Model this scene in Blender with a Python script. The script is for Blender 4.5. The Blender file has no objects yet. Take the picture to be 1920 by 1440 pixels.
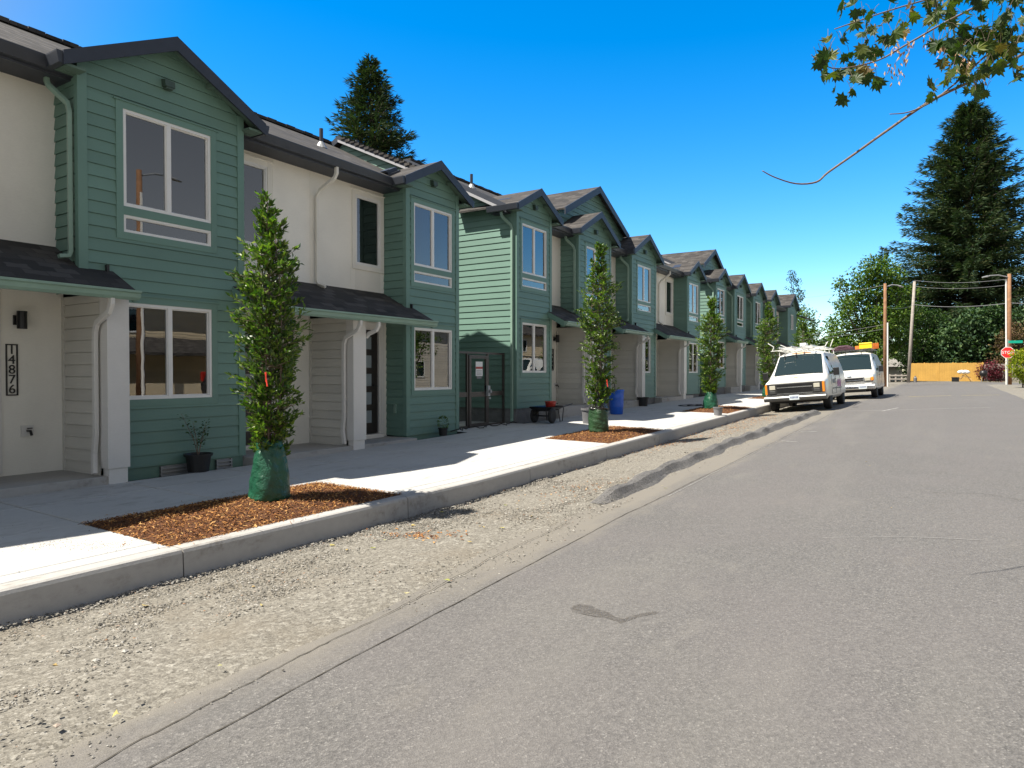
import bpy, bmesh, math, random
from mathutils import Vector, Matrix
random.seed(7)
R = math.radians
scene = bpy.context.scene
COL = scene.collection
SX, SY = .42, .49           # horizontal run of a shadow per metre of height (towards +x, +y)

# ------------------------------------------------------------------ terrain
def T(y):
    if y < 7: return 0.0
    if y < 28: return .0172*(y-7)*min(1, (y-7)/3+.35) if y < 9 else .0172*(y-7)
    return .361+.0066*min(y-28, 60)
def cross(x):
    pts = [(-60, -.3), (-20, -.05), (-5.2, -.01), (-4.7, 0), (-3.35, .11), (-2.9, .13), (0, .19), (3, .21), (7, .14), (12, .12), (60, .2)]
    for (a, b), (c, d) in zip(pts, pts[1:]):
        if x <= c: return b+(d-b)*max(0, (x-a))/(c-a)
    return .2
def G(x, y): return -1.64+T(y)+cross(x)
def SW(x, y): return -1.425+T(y)+max(0, (-5.2-x))*.014      # top of pavement

# ------------------------------------------------------------------ helpers
def tag(o, label=None, cat=None, group=None, kind=None):
    if label: o['label'] = label
    if cat: o['category'] = cat
    if group: o['group'] = group
    if kind: o['kind'] = kind
    return o
def empty(name, loc=(0, 0, 0), rz=0, parent=None):
    o = bpy.data.objects.new(name, None); COL.objects.link(o)
    o.location = loc; o.rotation_euler = (0, 0, rz); o.empty_display_size = .2
    if parent: o.parent = parent
    return o
def thing(name, label, cat, loc=(0, 0, 0), rz=0, group=None):
    return tag(empty(name, loc, rz), label, cat, group)
def copy_tree(o, parent=None):
    c = o.copy(); COL.objects.link(c); c.parent = parent
    for ch in list(o.children): copy_tree(ch, c)
    return c

class MB:
    def __init__(s): s.v = []; s.f = []; s.m = []
    def face(s, pts, m=0):
        i = len(s.v); s.v += [tuple(p) for p in pts]; s.f.append(tuple(range(i, i+len(pts)))); s.m.append(m)
    def raw(s, vs, fs, m=0):
        i = len(s.v); s.v += [tuple(p) for p in vs]
        for f in fs: s.f.append(tuple(k+i for k in f)); s.m.append(m)
    def box(s, x0, x1, y0, y1, z0, z1, m=0, M=None):
        vs = [(x, y, z) for x in (x0, x1) for y in (y0, y1) for z in (z0, z1)]
        if M is not None: vs = [tuple(M @ Vector(p)) for p in vs]
        s.raw(vs, [(0, 1, 3, 2), (4, 6, 7, 5), (0, 4, 5, 1), (2, 3, 7, 6), (0, 2, 6, 4), (1, 5, 7, 3)], m)
    def prism(s, poly, a, b, axis='x', m=0):
        # poly: 2D points; extruded along the axis from a to b
        def P(p, t): return {'x': (t, p[0], p[1]), 'y': (p[0], t, p[1]), 'z': (p[0], p[1], t)}[axis]
        n = len(poly)
        s.raw([P(p, a) for p in poly]+[P(p, b) for p in poly],
              [tuple(range(n)), tuple(range(2*n-1, n-1, -1))]+[(i, i+n, (i+1) % n+n, (i+1) % n) for i in range(n)], m)
    def tube(s, pts, rad, n=8, m=0, sq=None, cap=True):
        pts = [Vector(p) for p in pts]
        rs = rad if isinstance(rad, (list, tuple)) else [rad]*len(pts)
        rings = []
        prev = None
        for i, p in enumerate(pts):
            d = (pts[min(i+1, len(pts)-1)]-pts[max(i-1, 0)])
            if d.length < 1e-9: d = Vector((0, 0, 1))
            d.normalize()
            if prev is None:
                u = d.cross(Vector((0, 0, 1)))
                if u.length < .05: u = d.cross(Vector((0, 1, 0)))
            else: u = prev-d*prev.dot(d)
            u.normalize(); w = d.cross(u); prev = u
            ring = []
            for k in range(n):
                t = 2*math.pi*(k+.5)/n
                q = p+(u*math.cos(t)*(sq[0] if sq else 1)+w*math.sin(t)*(sq[1] if sq else 1))*rs[i]
                ring.append(q)
            rings.append(ring)
        base = len(s.v)
        for r_ in rings: s.v += [tuple(q) for q in r_]
        for i in range(len(rings)-1):
            for k in range(n):
                s.f.append((base+i*n+k, base+i*n+(k+1) % n, base+(i+1)*n+(k+1) % n, base+(i+1)*n+k)); s.m.append(m)
        if cap:
            s.f.append(tuple(base+k for k in reversed(range(n)))); s.m.append(m)
            s.f.append(tuple(base+(len(rings)-1)*n+k for k in range(n))); s.m.append(m)
    def lathe(s, prof, c=(0, 0, 0), n=20, m=0, cap=True):
        base = len(s.v)
        for r_, z in prof:
            for k in range(n):
                t = 2*math.pi*k/n
                s.v.append((c[0]+r_*math.cos(t), c[1]+r_*math.sin(t), c[2]+z))
        for i in range(len(prof)-1):
            for k in range(n):
                s.f.append((base+i*n+k, base+i*n+(k+1) % n, base+(i+1)*n+(k+1) % n, base+(i+1)*n+k)); s.m.append(m)
        if cap:
            s.f.append(tuple(base+k for k in reversed(range(n)))); s.m.append(m)
            s.f.append(tuple(base+(len(prof)-1)*n+k for k in range(n))); s.m.append(m)
    def build(s, name, mats, parent=None, smooth=False, bevel=0, uv=True, weld=False):
        me = bpy.data.meshes.new(name)
        me.from_pydata(s.v, [], s.f)
        if not isinstance(mats, (list, tuple)): mats = [mats]
        for m in mats: me.materials.append(m)
        if len(mats) > 1: me.polygons.foreach_set('material_index', s.m)
        if uv and len(s.f) < 60000:
            ul = me.uv_layers.new(name='UVMap').data
            for p in me.polygons:
                n = p.normal
                t = Vector((-n.y, n.x, 0))
                if t.length < 1e-4: t = Vector((1, 0, 0))
                t.normalize(); w = n.cross(t)
                if t.y < -.3 or (abs(t.y) <= .3 and t.x < 0): t = -t
                for li in p.loop_indices:
                    co = me.vertices[me.loops[li].vertex_index].co
                    ul[li].uv = (co.dot(t), co.dot(w))
        if smooth: me.polygons.foreach_set('use_smooth', [True]*len(me.polygons))
        me.update()
        if weld:
            bm = bmesh.new(); bm.from_mesh(me); bmesh.ops.remove_doubles(bm, verts=bm.verts, dist=.0005); bm.to_mesh(me); bm.free()
        o = bpy.data.objects.new(name, me); COL.objects.link(o)
        if parent: o.parent = parent
        if bevel:
            b = o.modifiers.new('bevel', 'BEVEL'); b.width = bevel; b.segments = 2; b.limit_method = 'ANGLE'; b.angle_limit = R(40)
        return o

# ------------------------------------------------------------------ materials
class NT:
    def __init__(s, name):
        s.mat = bpy.data.materials.new(name); s.mat.use_nodes = True
        s.t = s.mat.node_tree; s.n = s.t.nodes; s.n.clear()
        s.out = s.n.new('ShaderNodeOutputMaterial')
        s.b = s.n.new('ShaderNodeBsdfPrincipled'); s.t.links.new(s.b.outputs[0], s.out.inputs[0])
    def add(s, typ, **kw):
        n = s.n.new(typ)
        for k, v in kw.items():
            if hasattr(n, k): setattr(n, k, v)
            else: n.inputs[k.replace('_', ' ')].default_value = v
        return n
    def link(s, a, b): s.t.links.new(a, b)
    def coord(s, kind='Object', scale=(1, 1, 1)):
        tc = s.n.new('ShaderNodeTexCoord'); mp = s.n.new('ShaderNodeMapping')
        mp.inputs['Scale'].default_value = scale
        s.link(tc.outputs[kind], mp.inputs[0]); return mp.outputs[0]
    def noise(s, vec, scale, detail=4, rough=.55):
        n = s.add('ShaderNodeTexNoise', Scale=scale, Detail=detail, Roughness=rough); s.link(vec, n.inputs['Vector']); return n
    def ramp(s, fac, stops):
        r = s.n.new('ShaderNodeValToRGB'); s.link(fac, r.inputs[0])
        e = r.color_ramp.elements
        while len(e) > 1: e.remove(e[-1])
        e[0].position = stops[0][0]; e[0].color = (*stops[0][1], 1)
        for p, c in stops[1:]:
            k = e.new(p); k.color = (*c, 1)
        return r.outputs[0]
    def mix(s, fac, a, b, typ='MIX'):
        m = s.n.new('ShaderNodeMix'); m.data_type = 'RGBA'; m.blend_type = typ
        for v, i in ((fac, 0), (a, 6), (b, 7)):
            if hasattr(v, 'node'): s.link(v, m.inputs[i])
            elif i == 0: m.inputs[0].default_value = v
            else: m.inputs[i].default_value = (*v, 1)
        return m.outputs[2]
    def bump(s, h, dist=.01, strength=.5):
        b = s.add('ShaderNodeBump', Distance=dist, Strength=strength); s.link(h, b.inputs['Height']); s.link(b.outputs[0], s.b.inputs['Normal']); return b
    def setc(s, c):
        if hasattr(c, 'node'): s.link(c, s.b.inputs['Base Color'])
        else: s.b.inputs['Base Color'].default_value = (*c, 1)
def mul(c, k): return tuple(min(1, x*k) for x in c)
def simple(name, c, rough=.6, metal=0, var=.12, scale=6, bump=0, bscale=60, bdist=.004, spec=None, coords='Object'):
    m = NT(name); m.b.inputs['Roughness'].default_value = rough; m.b.inputs['Metallic'].default_value = metal
    v = m.coord(coords)
    if var:
        n = m.noise(v, scale, 5)
        m.setc(m.ramp(n.outputs[0], [(.3, mul(c, 1-var)), (.7, mul(c, 1+var))]))
    else: m.setc(c)
    if bump:
        n2 = m.noise(v, bscale, 4); m.bump(n2.outputs[0], bdist, bump)
    if spec is not None: m.b.inputs['Specular IOR Level'].default_value = spec
    return m.mat

M = {}
def paint(name, c, rough=.55):
    m = NT(name); v = m.coord('Object')
    n = m.noise(v, 1.3, 5); n2 = m.noise(m.coord('Object', (1, 6, 60)), 4, 4)
    a = m.ramp(n.outputs[0], [(.3, mul(c, .90)), (.7, mul(c, 1.07))])
    col = m.mix(.3, a, m.ramp(n2.outputs[0], [(.3, mul(c, .86)), (.7, mul(c, 1.1))]))
    gi = m.add('ShaderNodeNewGeometry'); col = m.mix(1, col, m.ramp(gi.outputs['Random Per Island'], [(0, (.93, .93, .93)), (1, (1.06, 1.06, 1.06))]), 'MULTIPLY')
    m.setc(col); m.b.inputs['Roughness'].default_value = rough
    m.bump(n2.outputs[0], .002, .25)
    return m.mat
GREEN = (.134, .238, .194)
M['green'] = paint('green_paint', GREEN)
M['green_trim'] = paint('green_trim_paint', mul(GREEN, 1.0))
M['cream'] = paint('cream_paint', (.80, .77, .70), .7)
M['greige'] = paint('pale_grey_siding_paint', (.58, .56, .51), .6)
M['white'] = paint('white_trim_paint', (.68, .66, .63), .45)
M['vinyl'] = simple('white_vinyl', (.75, .74, .72), .35, var=.03)
M['gutter_green'] = simple('pale_green_gutter_metal', (.22, .33, .27), .4, var=.06)
M['gutter_dark'] = simple('dark_gutter_metal', (.035, .04, .052), .4, var=.1)
M['fascia'] = simple('dark_fascia_paint', (.028, .034, .05), .5, var=.12)
M['soffit'] = simple('soffit_paint', (.10, .16, .125), .7, var=.06)
M['soffit_white'] = simple('pale_metal_flashing', (.36, .36, .38), .35, var=.05)
M['black'] = simple('black_painted_metal', (.012, .012, .013), .4, var=.1)
M['dark_door'] = simple('dark_brown_door_paint', (.018, .014, .013), .35, var=.15)
M['bronze'] = simple('bronze_anodised_frame', (.05, .042, .038), .35, var=.1)
M['metal'] = simple('galvanised_metal', (.33, .34, .35), .45, .3, var=.12)
M['plastic_black'] = simple('black_plastic_pot', (.015, .015, .016), .5, var=.15)
M['plastic_grey'] = simple('grey_plastic_pot', (.16, .16, .17), .5, var=.1)
M['rubber'] = simple('black_rubber', (.018, .018, .019), .8, var=.2)
M['red'] = simple('red_plastic', (.36, .02, .012), .35, var=.1)
M['blue'] = simple('blue_plastic_drum', (.012, .10, .52), .38, var=.12, scale=3)
M['found'] = simple('foundation_concrete', (.17, .17, .17), .9, var=.2, bump=.5, bscale=25)
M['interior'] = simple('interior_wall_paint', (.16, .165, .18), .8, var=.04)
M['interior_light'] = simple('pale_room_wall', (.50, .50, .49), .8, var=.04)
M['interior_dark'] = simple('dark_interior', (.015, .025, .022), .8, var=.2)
M['blind'] = simple('roller_blind_cloth', (.80, .85, .88), .7, var=.03)
M['paper'] = simple('white_paper', (.8, .8, .78), .6, var=.02)

def glass(name, tint=(.86, .9, .9), ior=1.95, refl=(1, 1, 1)):
    m = NT(name); m.n.remove(m.b)
    tr = m.add('ShaderNodeBsdfTransparent'); tr.inputs[0].default_value = (*tint, 1)
    gl = m.add('ShaderNodeBsdfGlossy', Roughness=.0); gl.inputs[0].default_value = (*refl, 1)
    fr = m.add('ShaderNodeFresnel', IOR=ior)
    v = m.coord('Object'); n = m.noise(v, 1.6, 2, .4)
    bp = m.add('ShaderNodeBump', Distance=.02, Strength=.045); m.link(n.outputs[0], bp.inputs['Height']); m.link(bp.outputs[0], gl.inputs['Normal'])
    mx = m.add('ShaderNodeMixShader'); m.link(fr.outputs[0], mx.inputs[0]); m.link(tr.outputs[0], mx.inputs[1]); m.link(gl.outputs[0], mx.inputs[2])
    m.link(mx.outputs[0], m.out.inputs[0]); return m.mat
M['glass'] = glass('window_glass', ior=2.3)
M['lite'] = simple('frosted_glass', (.22, .26, .28), .25, var=.05)

def shingle():
    m = NT('asphalt_shingles'); v = m.coord('UV')
    br = m.add('ShaderNodeTexBrick', Scale=1.0, offset=.5)
    br.inputs['Mortar Size'].default_value = .006; br.inputs['Brick Width'].default_value = .24; br.inputs['Row Height'].default_value = .14
    br.inputs['Color1'].default_value = (0, 0, 0, 1); br.inputs['Color2'].default_value = (1, 1, 1, 1); br.inputs['Mortar'].default_value = (.2, .2, .2, 1)
    br.inputs['Bias'].default_value = 0
    nv = m.noise(v, 9, 2); mp = m.mix(.06, v, nv.outputs[1]); m.link(mp, br.inputs['Vector'])
    col = m.ramp(br.outputs[0], [(0, (.010, .009, .009)), (.35, (.030, .027, .0255)), (.7, (.050, .045, .042)), (1, (.092, .084, .079))])
    g = m.noise(v, 160, 3)
    m.setc(m.mix(.3, col, m.ramp(g.outputs[0], [(.3, (.015, .014, .013)), (.7, (.095, .086, .08))])))
    m.b.inputs['Roughness'].default_value = .95
    m.bump(br.outputs[0], .012, .5)
    return m.mat
M['shingle'] = shingle()

def concrete(name, c, stain=.35):
    m = NT(name); v = m.coord('Object')
    n1 = m.noise(v, .9, 6, .6); n2 = m.noise(v, 14, 5, .7); n3 = m.noise(m.coord('Object', (1, .25, 1)), 3.2, 6, .65)
    a = m.ramp(n1.outputs[0], [(.3, mul(c, .88)), (.6, c), (.8, mul(c, 1.07))])
    b = m.mix(.3, a, m.ramp(n2.outputs[0], [(.3, mul(c, .8)), (.7, mul(c, 1.12))]))
    st = m.ramp(n3.outputs[0], [(.52, (0, 0, 0)), (.68, (1, 1, 1))])
    n5 = m.noise(m.coord('Object', (3, 1, 1)), 7, 6, .75); st = m.mix(1, st, m.ramp(n5.outputs[0], [(.45, (.1, .1, .1)), (.62, (1, 1, 1))]), 'MULTIPLY')
    mm = m.add('ShaderNodeMath', operation='MULTIPLY'); m.link(st, mm.inputs[0]); mm.inputs[1].default_value = stain*2.4
    m.setc(m.mix(mm.outputs[0], b, mul((c[0], c[1]*.94, c[2]*.86), .52)))
    m.b.inputs['Roughness'].default_value = .88
    n4 = m.noise(v, 90, 4); m.bump(n4.outputs[0], .004, .4)
    return m.mat
M['concrete'] = concrete('pavement_concrete', (.47, .465, .45), .35)
M['kerb'] = concrete('kerb_concrete', (.40, .385, .365), .45)
M['groove'] = simple('joint_dirt', (.09, .085, .08), .95, var=.3)

def asphalt():
    m = NT('aged_asphalt'); v = m.coord('Object')
    vo = m.add('ShaderNodeTexVoronoi', Scale=125); m.link(v, vo.inputs['Vector'])
    ag = m.ramp(vo.outputs['Color'], [(.0, (.02, .019, .018)), (.25, (.055, .052, .05)), (.6, (.11, .104, .098)), (.85, (.195, .184, .173)), (1, (.45, .43, .395))])
    n = m.noise(v, .45, 6, .6); n2 = m.noise(m.coord('Object', (1, .18, 1)), 1.1, 5, .6); n3 = m.noise(v, 30, 5, .7)
    base = m.ramp(n.outputs[0], [(.25, (.088, .084, .080)), (.5, (.115, .109, .104)), (.75, (.145, .136, .128))])
    vb = m.add('ShaderNodeTexVoronoi', Scale=66); m.link(v, vb.inputs['Vector'])
    ag = m.mix(.28, ag, m.ramp(vb.outputs['Color'], [(0, (.015, .015, .015)), (.5, (.11, .104, .099)), (1, (.28, .265, .245))]))
    c = m.mix(.72, base, ag)
    c = m.mix(.16, c, m.ramp(n3.outputs[0], [(.3, (.055, .052, .05)), (.7, (.23, .218, .205))]))
    n6 = m.noise(v, .8, 3, .5); c = m.mix(m.ramp(n6.outputs[0], [(.4, (0, 0, 0)), (.7, (.35, .35, .35))]), c, (.135, .122, .118))
    n7 = m.noise(m.coord('Object', (1, .5, 1)), .9, 7, .72); c = m.mix(m.ramp(n7.outputs[0], [(.60, (0, 0, 0)), (.72, (.4, .4, .4))]), c, (.19, .178, .158))
    st = m.ramp(n2.outputs[0], [(.55, (0, 0, 0)), (.75, (1, 1, 1))])
    mm = m.add('ShaderNodeMath', operation='MULTIPLY'); m.link(st, mm.inputs[0]); mm.inputs[1].default_value = .4
    c = m.mix(mm.outputs[0], c, (.165, .155, .14))
    sx = m.add('ShaderNodeSeparateXYZ'); m.link(v, sx.inputs[0])
    mrn = m.add('ShaderNodeMapRange'); mrn.inputs[1].default_value = -3.55; mrn.inputs[2].default_value = -2.55; mrn.inputs[3].default_value = 1; mrn.inputs[4].default_value = 0; m.link(sx.outputs[0], mrn.inputs[0])
    nn = m.noise(m.coord('Object', (1, .35, 1)), 2.2, 6, .7)
    ad = m.add('ShaderNodeMath', operation='ADD'); m.link(mrn.outputs[0], ad.inputs[0]); m.link(nn.outputs[0], ad.inputs[1])
    du = m.ramp(ad.outputs[0], [(.62, (0, 0, 0)), (1.0, (.85, .85, .85))])
    c = m.mix(du, c, (.185, .168, .140))
    m.setc(c); m.b.inputs['Roughness'].default_value = .9
    m.bump(vo.outputs['Distance'], .004, .6)
    return m.mat
M['asphalt'] = asphalt()
M['asphalt_dark'] = simple('fresh_asphalt_lip', (.125, .12, .116), .95, var=.45, scale=45, bump=1, bscale=60, bdist=.02)
M['crack'] = simple('crack_dirt', (.045, .038, .028), .95, var=.3, scale=20)
def stain_mat():
    m = NT('damp_patch'); v = m.coord('Object'); n = m.noise(v, 38, 5, .7); n2 = m.noise(v, 130, 3)
    m.setc(m.ramp(n2.outputs[0], [(.3, (.05, .045, .04)), (.7, (.15, .135, .12))])); m.b.inputs['Roughness'].default_value = .85
    tr = m.add('ShaderNodeBsdfTransparent'); mx = m.add('ShaderNodeMixShader')
    m.link(m.ramp(n.outputs[0], [(.36, (.05, .05, .05)), (.62, (.72, .72, .72))]), mx.inputs[0]); m.link(tr.outputs[0], mx.inputs[1]); m.link(m.b.outputs[0], mx.inputs[2]); m.link(mx.outputs[0], m.out.inputs[0])
    return m.mat
M['stain'] = stain_mat()
M['chalk'] = simple('faded_white_paint', (.30, .29, .275), .8, var=.25, scale=20)
M['yellow_line'] = simple('faded_yellow_paint', (.48, .40, .14), .8, var=.25, scale=10)

def gravel():
    m = NT('crushed_gravel'); v = m.coord('Object')
    vo = m.add('ShaderNodeTexVoronoi', Scale=42); m.link(v, vo.inputs['Vector'])
    vo2 = m.add('ShaderNodeTexVoronoi', Scale=110); m.link(v, vo2.inputs['Vector'])
    a = m.ramp(vo.outputs['Color'], [(0, (.05, .045, .036)), (.35, (.13, .12, .098)), (.75, (.24, .225, .19)), (1, (.44, .42, .37))])
    b = m.ramp(vo2.outputs['Color'], [(0, (.06, .052, .042)), (.5, (.18, .162, .135)), (1, (.34, .315, .27))])
    c = m.mix(.5, a, b)
    n = m.noise(v, .9, 6, .65)
    c = m.mix(m.ramp(n.outputs[0], [(.50, (0, 0, 0)), (.72, (.7, .7, .7))]), c, (.165, .140, .105))
    m.setc(c); m.b.inputs['Roughness'].default_value = .95
    n2 = m.noise(v, 25, 6, .7)
    mm = m.add('ShaderNodeMath', operation='ADD'); m.link(vo.outputs['Distance'], mm.inputs[0]); m.link(n2.outputs[0], mm.inputs[1])
    b = m.bump(n2.outputs[0], .022, .55)
    return m.mat
M['gravel'] = gravel()
def multi(name, stops, scale=30, rough=.9, bump=.4):
    m = NT(name); gi = m.add('ShaderNodeNewGeometry')
    c = m.ramp(gi.outputs['Random Per Island'], stops)
    v = m.coord('Object'); n = m.noise(v, scale, 4)
    m.setc(m.mix(.3, c, m.mix(1, c, m.ramp(n.outputs[0], [(.3, (.5, .5, .5)), (.7, (1.3, 1.3, 1.3))]), 'MULTIPLY')))
    m.b.inputs['Roughness'].default_value = rough
    if bump: m.bump(n.outputs[0], .004, bump)
    return m.mat
M['pebble'] = multi('gravel_stones', [(0, (.08, .073, .06)), (.3, (.15, .138, .118)), (.7, (.23, .215, .185)), (.95, (.40, .38, .345)), (1, (.24, .14, .08))])
M['chips'] = multi('wood_chips', [(0, (.055, .018, .005)), (.4, (.17, .060, .012)), (.8, (.34, .145, .032)), (1, (.60, .36, .13))])
M['mulchbase'] = simple('mulch_bed', (.10, .036, .010), .95, var=.5, scale=25, bump=1, bscale=60, bdist=.02)
M['soil'] = simple('dark_soil', (.03, .022, .016), .95, var=.4, scale=20, bump=1, bscale=40, bdist=.02)
M['dirt'] = simple('spilled_dirt', (.12, .09, .06), .95, var=.3)
M['dry_leaf'] = multi('fallen_leaves', [(0, (.30, .19, .07)), (.5, (.42, .33, .12)), (.8, (.25, .28, .06)), (1, (.5, .42, .25))], bump=0)

def leafmat(name, stops, trans=.3, rough=.45, gloss=.5, scale=1.2):
    m = NT(name); gi = m.add('ShaderNodeNewGeometry')
    c = m.ramp(gi.outputs['Random Per Island'], stops)
    v = m.coord('Object'); n = m.noise(v, scale, 3)
    c = m.mix(.5, c, m.mix(1, c, m.ramp(n.outputs[0], [(.35, (.55, .6, .6)), (.65, (1.35, 1.3, 1.1))]), 'MULTIPLY'))
    m.setc(c); m.b.inputs['Roughness'].default_value = rough; m.b.inputs['Specular IOR Level'].default_value = gloss
    tl = m.add('ShaderNodeBsdfTranslucent'); tc = m.mix(1, c, (1.15, 1.65, .45), 'MULTIPLY'); m.link(tc, tl.inputs[0])
    mx = m.add('ShaderNodeMixShader'); mx.inputs[0].default_value = trans
    m.link(m.b.outputs[0], mx.inputs[1]); m.link(tl.outputs[0], mx.inputs[2]); m.link(mx.outputs[0], m.out.inputs[0])
    return m.mat
M['leaf_street'] = leafmat('street_tree_leaves', [(0, (.022, .055, .010)), (.4, (.055, .115, .016)), (.75, (.13, .20, .026)), (1, (.24, .31, .05))], .30, .40, .55)
M['needle'] = leafmat('fir_needles', [(0, (.016, .032, .018)), (.5, (.034, .062, .030)), (.85, (.06, .09, .038)), (1, (.11, .115, .05))], .12, .7, .2, .35)
M['needle_blue'] = leafmat('cedar_sprays', [(0, (.022, .05, .026)), (.5, (.045, .09, .042)), (1, (.10, .15, .06))], .15, .7, .2, .5)
M['leaf_broad'] = leafmat('broadleaf_foliage', [(0, (.035, .07, .012)), (.5, (.07, .13, .02)), (.85, (.12, .19, .03)), (1, (.19, .24, .04))], .3, .5, .3, .5)
M['leaf_dark'] = leafmat('dark_broadleaf_foliage', [(0, (.015, .04, .012)), (.5, (.036, .078, .022)), (1, (.09, .14, .038))], .25, .5, .3, .6)
M['leaf_yellow'] = leafmat('yellow_green_foliage', [(0, (.12, .17, .01)), (.6, (.26, .30, .015)), (1, (.42, .36, .03))], .35, .5, .3)
M['leaf_maple'] = leafmat('maple_leaves', [(0, (.022, .045, .010)), (.6, (.048, .082, .012)), (.9, (.10, .11, .015)), (1, (.13, .08, .02))], .3, .5, .35, 4)
M['leaf_red'] = leafmat('purple_shrub_foliage', [(0, (.05, .008, .016)), (.7, (.13, .014, .03)), (1, (.30, .06, .09))], .2, .5, .3)
M['leaf_brown'] = leafmat('brown_twiggy_foliage', [(0, (.05, .03, .02)), (.6, (.11, .07, .04)), (1, (.17, .13, .06))], .2, .7, .2)
M['bark'] = simple('bark', (.09, .07, .055), .95, var=.3, scale=12, bump=1, bscale=18, bdist=.03)
M['twig'] = simple('twig_bark', (.16, .115, .085), .8, var=.25, scale=30)
M['pole_wood'] = simple('treated_pole_wood', (.24, .125, .065), .9, var=.25, scale=5, bump=.6, bscale=20)
M['pole_grey'] = simple('weathered_pole_wood', (.30, .27, .24), .9, var=.2, scale=5, bump=.6, bscale=20)
M['bag'] = simple('green_woven_bag', (.011, .075, .040), .38, var=.25, scale=5, bump=.9, bscale=14, bdist=.03)
M['bag_dark'] = simple('dark_green_bag', (.022, .06, .024), .42, var=.25, scale=6, bump=.9, bscale=20, bdist=.02)
M['fence_yellow'] = simple('yellow_fence_boards', (.50, .29, .065), .85, var=.12, scale=1.5)
M['ground'] = simple('dry_ground', (.17, .15, .10), .95, var=.3, scale=1.2, bump=.6, bscale=20, bdist=.02)
M['grass'] = simple('grass', (.07, .12, .03), .95, var=.35, scale=3)
M['wire'] = simple('weathered_cable', (.22, .22, .23), .6, var=0)
M['tape'] = simple('red_ribbon', (.62, .05, .03), .5, var=.05)
# ------------------------------------------------------------------ world-space parts
def rootmat(o): return Matrix.Translation(o.location) @ Matrix.Rotation(o.rotation_euler.z, 4, 'Z')
def wpart(mb, name, mats, parent, **kw):
    """builds a mesh given in world coordinates as a child of a thing (Empty) or of a part"""
    o = mb.build(name, mats, None, **kw)
    o.parent = parent
    if parent is not None and parent.type == 'EMPTY': o.matrix_parent_inverse = rootmat(parent).inverted()
    return o

def siding(mb, P, d, n, s0, s1, zb, zt, holes=(), clip=None, e=.155, z0=None, lap=.016):
    z0 = zb if z0 is None else z0
    k = int(math.floor((zb-z0)/e+1e-6))
    while z0+k*e < zt-1e-6:
        zc = z0+k*e; a, b = max(zb, zc), min(zt, zc+e)
        cuts = sorted({a, b} | {z for h in holes for z in h[2:4] if a < z < b})
        for za, zz in zip(cuts, cuts[1:]):
            mid = (za+zz)/2
            cut_ = abs(zz-zc-e) < 1e-6
            if cut_: zz -= .0045
            if clip:
                l0, r0 = clip(za); l1, r1 = clip(zz)
            else: l0 = l1 = s0; r0 = r1 = s1
            l0, l1 = max(l0, s0), max(l1, s0); r0, r1 = min(r0, s1), min(r1, s1)
            if r0 <= l0: continue
            if r1 < l1: r1 = l1 = (l1+r1)/2
            hs = sorted(h for h in holes if h[2] < mid < h[3])
            segs = []; cl0, cl1 = l0, l1
            for h in hs:
                if h[0] > cl0: segs.append((cl0, min(h[0], r0), cl1, max(cl1, min(h[0], r1))))
                cl0 = cl1 = max(h[1], cl0)
            if r0 > cl0: segs.append((cl0, r0, min(cl1, r1), r1))
            def off(z): return .004+lap*(1-(z-zc)/e)
            def pt(s, z, o): return (P[0]+d[0]*s+n[0]*o, P[1]+d[1]*s+n[1]*o, z)
            for a0, b0, a1, b1 in segs:
                mb.face([pt(a0, za, off(za)), pt(b0, za, off(za)), pt(b1, zz, off(zz)), pt(a1, zz, off(zz))])
                if cut_: mb.face([pt(a1, zz-.02, -.02), pt(b1, zz-.02, -.02), pt(b1, zz+.015, -.02), pt(a1, zz+.015, -.02)])
                if abs(za-zc) < 1e-6: mb.face([pt(a0, za, 0), pt(b0, za, 0), pt(b0, za, off(za)), pt(a0, za, off(za))])
        k += 1

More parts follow.
